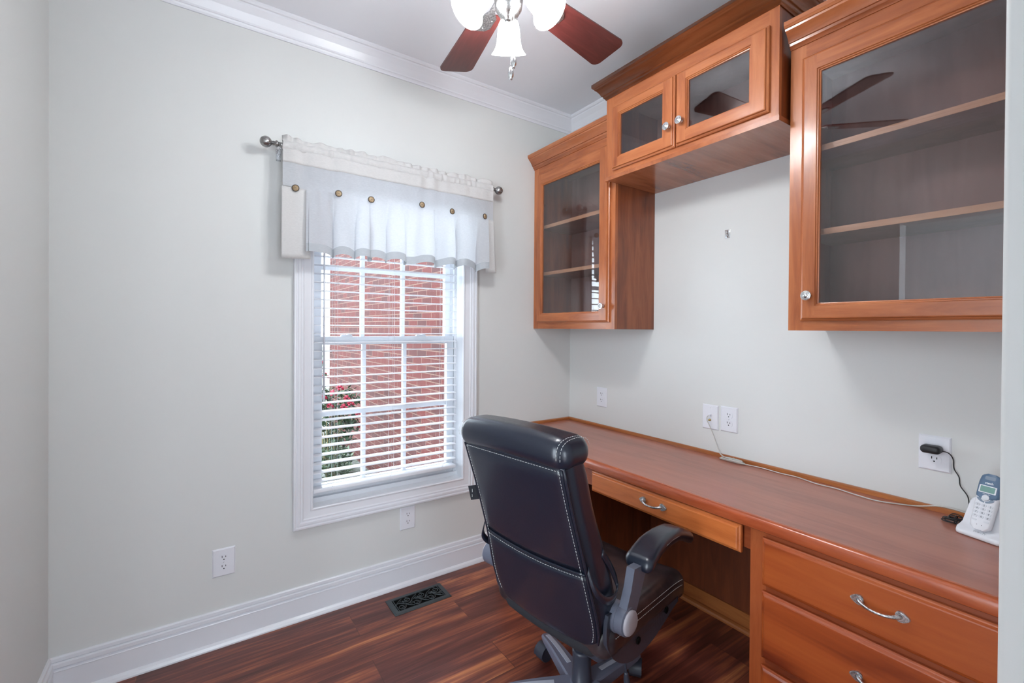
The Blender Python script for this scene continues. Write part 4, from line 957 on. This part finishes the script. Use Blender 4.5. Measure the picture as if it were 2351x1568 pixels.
# rear leather panel, slightly proud, split by a seam
PZ0, PZM, PZ1 = .425, .672, .985
def panel_outline_w(z): return wd(z) - .012
def pz_low(bb): return PZ0 - .020 * (1 - (bb / .21) ** 2) + .03 * max(0, abs(bb) - .17) / .04
def panel(z0f, z1f, off):
    b = MB(); nx, nz = 24, 14; vs = []
    for j in range(nz + 1):
        for i in range(nx + 1):
            s_ = -1 + 2 * i / nx; t = j / nz
            bb0 = s_ * .2; za = z0f(bb0); zb = z1f(bb0); z = za + (zb - za) * t; bb = s_ * panel_outline_w(z)
            e = min(1, (1 - abs(s_)) * 9) * min(1, t * 12 + .0) * min(1, (1 - t) * 12 + 0)
            vs.append((rear(bb, z) - .001 - off * e ** .5, bb, z))
    b.add(vs, [(j * (nx + 1) + i, j * (nx + 1) + i + 1, (j + 1) * (nx + 1) + i + 1, (j + 1) * (nx + 1) + i) for j in range(nz) for i in range(nx)], 0, True)
    o = b.build('rear_panel', 'leather', ch); md = o.modifiers.new('s', 'SOLIDIFY'); md.thickness = .006; md.offset = 0; return o
mid = lambda bb: PZM - .010 * (1 - (bb / .2) ** 2)
panel(pz_low, lambda bb: mid(bb) - .004, .007); panel(lambda bb: mid(bb) + .004, lambda bb: PZ1 + .004 * (1 - (bb / .2) ** 2), .007)
# piping round the rear panels
def edge_path(z0f, z1f, k=1.0, off=.006, n=14, zs=0.):
    pts = []
    for i in range(n + 1): s_ = -1 + 2 * i / n; bb = s_ * panel_outline_w(z0f(s_ * .2)) * k; z = z0f(s_ * .2) + zs; pts.append((rear(bb, z) - off, bb, z))
    for i in range(1, n): t = i / n; z = z0f(.2) + zs + (z1f(.2) - z0f(.2) - 2 * zs) * t; bb = panel_outline_w(z) * k; pts.append((rear(bb, z) - off, bb, z))
    for i in range(n + 1): s_ = 1 - 2 * i / n; bb = s_ * panel_outline_w(z1f(s_ * .2)) * k; z = z1f(s_ * .2) - zs; pts.append((rear(bb, z) - off, bb, z))
    for i in range(1, n): t = 1 - i / n; z = z0f(.2) + zs + (z1f(.2) - z0f(.2) - 2 * zs) * t; bb = -panel_outline_w(z) * k; pts.append((rear(bb, z) - off, bb, z))
    return pts
top = lambda bb: PZ1 + .004 * (1 - (bb / .2) ** 2)
b = MB(); b.tube(edge_path(pz_low, top, 1.02, .003), .0042, 8, closed=True)
b.tube([(rear(s_ * .2, mid(s_ * .2)) - .005, s_ * panel_outline_w(.67), mid(s_ * .2)) for s_ in [-1 + 2 * i / 20 for i in range(21)]], .0045, 8)
b.build('piping', 'leather', ch)
def st_part(nm, *runs, **kw):
    for p_ in runs:
        b = MB(); stitches(b, p_, **kw); tag(b.build(nm, 'thread', ch), 'white thread stitching')
def stitches(b, pts, dash=.0065, gap=.0035, r=.0007, closed=False):
    P_ = [Vector(p) for p in pts] + ([Vector(pts[0])] if closed else [])
    seg = []; acc = 0.; on = True; cur = P_[0]; left = dash
    for q in P_[1:]:
        while (q - cur).length > left:
            nx_ = cur + (q - cur).normalized() * left
            if on: seg.append((cur.copy(), nx_.copy()))
            cur = nx_; on = not on; left = dash if on else gap
        d = (q - cur).length
        if on and d > 1e-4: seg.append((cur.copy(), q.copy()))
        left -= d; cur = q.copy()
        if left < 1e-5: on = not on; left = dash if on else gap
    for p, q in seg: b.tube([p, q], r, 5)
st_part('stitching', edge_path(pz_low, top, .955, .0085, 20, .008), closed=True)
st_part('stitching', [(rear(s_ * .2, mid(s_ * .2) - .010) - .0085, s_ * panel_outline_w(.66) * .97, mid(s_ * .2) - .010) for s_ in [-1 + 2 * i / 24 for i in range(25)]])
# roll end seams
for sg in (-1, 1):
    for dy in (.0, .012):
        pts = []
        for i in range(15):
            a = PI * .62 + PI * .95 * i / 14 - PI * .6
            yy = sg * (.198 + dy); q = yy / .232
            ca, sa = math.cos(PI - a + .2), math.sin(PI - a + .2)
            pts.append((-.329 + .016 * q * q + .0648 * math.copysign(abs(ca) ** .8, ca), yy, 1.030 - .014 * q * q + .0438 * math.copysign(abs(sa) ** .8, sa)))
        st_part('stitching', pts)
# black mesh under the back
def meshfn(v):
    z = v.z; q = v.y / .2; return Vector((ar(.46) + .045 + v.x + .02 * (.46 - z), v.y * (1 - 1.2 * max(0, .44 - z)), z - .012 * (1 - q * q)))
b = MB().rbox((0, 0, .425), (.10, .40, .075), .03, 4, 6, 0, meshfn); b.build('lumbar_mesh', 'mesh', ch)
# loop straps at the sides
for sg in (-1, 1):
    b = MB(); P_ = spline([(-.262, sg * .214, .690), (-.255, sg * .232, .640), (-.215, sg * .240, .600), (-.165, sg * .236, .590), (-.140, sg * .228, .615), (-.160, sg * .222, .665), (-.195, sg * .216, .715)], 6)
    for dz_ in (0,):
        vs = []
        for p in P_:
            for d in (-.010, .010): vs.append((p.x + d * .35, p.y, p.z + d))
        n_ = len(P_); b.add(vs, [(2 * i, 2 * i + 1, 2 * i + 3, 2 * i + 2) for i in range(n_ - 1)], 0, True)
    o = b.build('side_strap', 'leather', ch); md = o.modifiers.new('s', 'SOLIDIFY'); md.thickness = .004
# seat
def seatfn(v):
    a, bb, z = v; q = bb / .235; fr = max(0, (a - .16) / .16)
    z2 = z - .035 * fr * fr + .012 * q * q * (z > .44) - .0; wv = 1 + .02 * (a > 0)
    return Vector((a, bb * (1 - .08 * fr * fr), z2 - .010 * max(0, (-a) / .2)))
b = MB().rbox((.072, 0, .450), (.545, .475, .100), .044, 6, 10, 0, seatfn); b.build('seat', 'leather_seat', ch)
b = MB()
for (zz, k) in ((.474, 0), (.455, .005)):
    for sg in (-1, 1):
        pts = [(a, sg * (.2385 + .0005) * (1 - .08 * max(0, (a - .16) / .16) ** 2) , zz - .035 * max(0, (a - .16) / .16) ** 2 + (.011 if zz > .44 else 0)) for a in [-.16 + .44 * i / 20 for i in range(21)]]
        st_part('seat_stitching', pts)
    pts = [(.3450, bb, zz - .035 * (1.06) + .012 * (bb / .235) ** 2) for bb in [-.17 + .34 * i / 12 for i in range(13)]]; st_part('seat_stitching', pts)
b = MB().rbox((.03, 0, .385), (.36, .36, .05), .02, 3, 4, 0, lambda v: Vector((v.x, v.y, v.z - .03 * (1 - (v.x / .2) ** 2) * (v.z < .385)))); b.build('seat_shell', 'plastic', ch)
# curved side plates that carry the arms
for sg in (-1, 1):
    y_ = sg * .226
    path = spline([(-.165, y_, .54), (-.160, y_, .47), (-.115, y_, .420), (-.045, y_, .390), (.05, y_, .390), (.14, y_, .405), (.235, y_, .430)], 6)
    wids = [.024 + .020 * math.sin(PI * min(1, i / (len(path) - 1) * 1.1)) for i in range(len(path))]
    b = MB(); vs = []
    for i, (p, wv) in enumerate(zip(path, wids)):
        t = (path[min(i + 1, len(path) - 1)] - path[max(i - 1, 0)]).normalized(); nrm = Vector((-t.z, 0, t.x))
        for s1_ in (-1, 1):
            for d in (-.006, .006): q = p + nrm * wv * s1_; vs.append((q.x, q.y + d * s1_ * 1.0, q.z))
    n_ = len(path)
    for i in range(n_ - 1):
        for (a_, c_) in ((0, 1), (1, 3), (3, 2), (2, 0)): b.f.append((4 * i + a_, 4 * i + c_, 4 * i + 4 + c_, 4 * i + 4 + a_)); b.mi.append(0); b.sm.append(False)
    b.v = vs; b.f += [(0, 1, 3, 2), (4 * n_ - 4, 4 * n_ - 3, 4 * n_ - 1, 4 * n_ - 2)]; b.mi += [0, 0]; b.sm += [False, False]
    for (sx_, sz_) in ((-.115, .435), (-.025, .395), (.155, .412)):
        b.lathe([(.011, -.001), (.011, .003), (.007, .0035), (.006, .001)], 14, Matrix.Translation((sx_, sg * .232, sz_)) @ Matrix.Rotation(-sg * PI / 2, 4, 'X'), 1)
    b.build('side_bracket', ['plastic', 'slot'], ch)
    # arm: hub, stem, pad, cap
    arm = bpy.data.objects.new('armrest', None); 
    yo = sg * (.252 if sg < 0 else .274); ha, hz = (-.135, .515) if sg < 0 else (-.172, .535); da, dz_ = ha + .135, hz - .515
    hub = Matrix.Translation((ha, sg * .205, hz)) @ Matrix.Rotation(-sg * PI / 2, 4, 'X')
    b = MB().lathe([(.042, -.02), (.042, .030), (.038, .034), (.040, .036), (.040, abs(yo) - .192), (.034, abs(yo) - .188)], 28, hub)
    st = [(-.150, .495), (-.118, .490), (-.085, .545), (-.055, .600), (-.030, .650), (-.105, .655), (-.122, .600), (-.150, .545)]
    b.prism([(p + da, q + dz_) for p, q in st], lambda p, q, t: (p, t, q), yo - .013, yo + .013)
    a_ = smooth_angle(b.build('armrest', 'armplastic', ch), 40)
    def padfn(v, yo=yo, sg=sg, da=da, dz_=dz_):
        t = max(0, min(1, (v.x + .18) / .36)); z = v.z + dz_ + .653 + .024 * math.sin(PI * min(1, t * .95)) - .030 * max(0, t - .72) / .28 - .012 * max(0, .3 - t) / .3
        wv = .72 + .38 * math.sin(PI * max(0, 1 - t) ** .8 * .75 + .25) ; return Vector((v.x + .095 + da, yo + v.y * (1.15 - .35 * t) - sg * .012 * math.sin(PI * t), z))
    b = MB().rbox((0, 0, 0), (.325, .084, .044), .021, 5, 8, 0, padfn); b.build('arm_pad', 'leather', a_)
    b = MB(); pts = []
    for i in range(40):
        a0_ = 2 * PI * i / 40; x = .161 * math.copysign(abs(math.cos(a0_)) ** .5, math.cos(a0_)); y = .0412 * math.copysign(abs(math.sin(a0_)) ** .6, math.sin(a0_)); pts.append(tuple(padfn(Vector((x, y, .004)))))
    stitches(b, pts, closed=True); b.build('arm_stitching', 'thread', a_)
    b = MB().lathe([(.0355, 0), (.0350, .004), (.030, .008), (.018, .010), (.0005, .0108)], 28, Matrix.Translation((ha, yo + sg * .0165, hz)) @ Matrix.Rotation(-sg * PI / 2, 4, 'X')); tag(b.build('hub_cap', 'greycap', a_), 'light grey oval cap')
# tag on the left side of the backrest
b = MB(); b.add([(rear(.2, .80) + .02, .214, .775), (rear(.2, .80) - .012, .236, .772), (rear(.2, .84) - .012, .236, .822), (rear(.2, .84) + .02, .214, .825)], [(0, 1, 2, 3)])
o = b.build('side_tag', 'mesh', ch); md = o.modifiers.new('s', 'SOLIDIFY'); md.thickness = .0015
tm_ = Matrix.Translation((rear(.2, .82) - .004, .229, .798)) @ Matrix.Rotation(math.radians(-34.5) , 4, 'Z') @ Matrix.Rotation(-PI / 2, 4, 'Z') @ Matrix.Rotation(PI / 2, 4, 'X')
b = MB(); 
for k_ in range(2): b.tube([tuple(tm_ @ Vector(((.009 - .003 * k_) * math.cos(a), (.013 - .005 * k_) * math.sin(a), .002))) for a in [.5 + 5.2 * i / 12 for i in range(13)]], .0008, 5)
b.build('tag_emblem', 'thread', o)
# mechanism, gas column, base
b = MB(); b.rbox((.0, 0, .338), (.22, .14, .05), .012, 3, 2); b.build('tilt_mechanism', 'plastic', ch)
b = MB().lathe([(.040, .100), (.040, .115), (.034, .120), (.0320, .225), (.0335, .228), (.0335, .236), (.029, .240)], 30); b.lathe([(.024, .238), (.024, .262), (.020, .264), (.020, .33)], 26)
b.build('gas_column', 'plastic', ch)
b = MB().lathe([(.045, .072), (.060, .076), (.062, .112), (.050, .124), (.034, .127)], 36); b.build('base_hub', 'baseplastic', ch)
LR = .300
caster0 = None
for k in range(5):
    ang = math.radians(-6.5 + 72 * k); Rz = Matrix.Rotation(ang, 4, 'Z')
    b = MB(); vs = []; n_ = 10
    for i in range(n_ + 1):
        t = i / n_; r_ = .035 + (LR - .035 + .012) * t; wv = .036 - .016 * t if t < .96 else .016; zt = .126 - .012 * t - .020 * t ** 4; zb = .080 + .001 * t
        for (yy, zz) in ((-wv, zb), (-wv, zt - .006), (-wv + .005, zt), (wv - .005, zt), (wv, zt - .006), (wv, zb)): vs.append((r_, yy, zz))
    fs = [(i * 6 + j, i * 6 + (j + 1) % 6, (i + 1) * 6 + (j + 1) % 6, (i + 1) * 6 + j) for i in range(n_) for j in range(6)] + [tuple(range(6)), tuple(n_ * 6 + j for j in range(6))]
    b.add(vs, fs, 0, False); lg = smooth_angle(b.build('base_leg', 'baseplastic', ch), 30); lg.matrix_local = Rz
    b = MB(); vs = []
    for i in range(7):
        t = .22 + .70 * i / 6; r_ = .035 + (LR - .035 + .012) * t; zt = .1266 - .012 * t - .020 * t ** 4; wv = .008
        vs += [(r_, -wv, zt), (r_, wv, zt), (r_, wv, zt + .002), (r_, -wv, zt + .002)]
    b.add(vs, [(i * 4 + j, i * 4 + (j + 1) % 4, (i + 1) * 4 + (j + 1) % 4, (i + 1) * 4 + j) for i in range(6) for j in range(4)] + [(0, 1, 2, 3), (24, 25, 26, 27)])
    tag(b.build('leg_strip', 'strip', lg), 'pale grey inset strip')
    b = MB(); sw = .6 + 1.3 * k
    b.tube([(0, 0, .05), (0, 0, .092)], .006, 10)
    b.lathe([(.029, -.022), (.0305, -.019), (.0305, .019), (.029, .022)], 24, Matrix.Translation((.012, 0, .0305)) @ Matrix.Rotation(PI / 2, 4, 'X'))
    hood = []
    for i in range(9): a = -.1 + (PI + .2) * i / 8; hood.append((.012 + .0350 * math.cos(a), .0305 + .0350 * math.sin(a)))
    for i in reversed(range(9)): a = -.1 + (PI + .2) * i / 8; hood.append((.012 + .0320 * math.cos(a), .0305 + .0320 * math.sin(a)))
    b.prism(hood, lambda p, q, t: (p, t, q), -.024, .024)
    cs = smooth_angle(b.build('caster', 'plastic', ch), 40); cs.matrix_local = Rz @ Matrix.Translation((LR, 0, 0)) @ Matrix.Rotation(sw, 4, 'Z')
b = MB(); b.tube(spline([(.0, -.06, .335), (.0, -.12, .335), (.0, -.165, .325), (.005, -.170, .27), (.01, -.170, .24)], 6), .004, 10)
b.tube(spline([(.010, -.170, .245), (.014, -.170, .215), (.022, -.171, .19), (.026, -.171, .172)], 5), [.006, .007, .008, .009, .0095, .010, .0105, .011, .011, .011, .0115, .0115, .011, .010, .009, .006][:16], 12)
b.build('tilt_lever', 'plastic', ch)
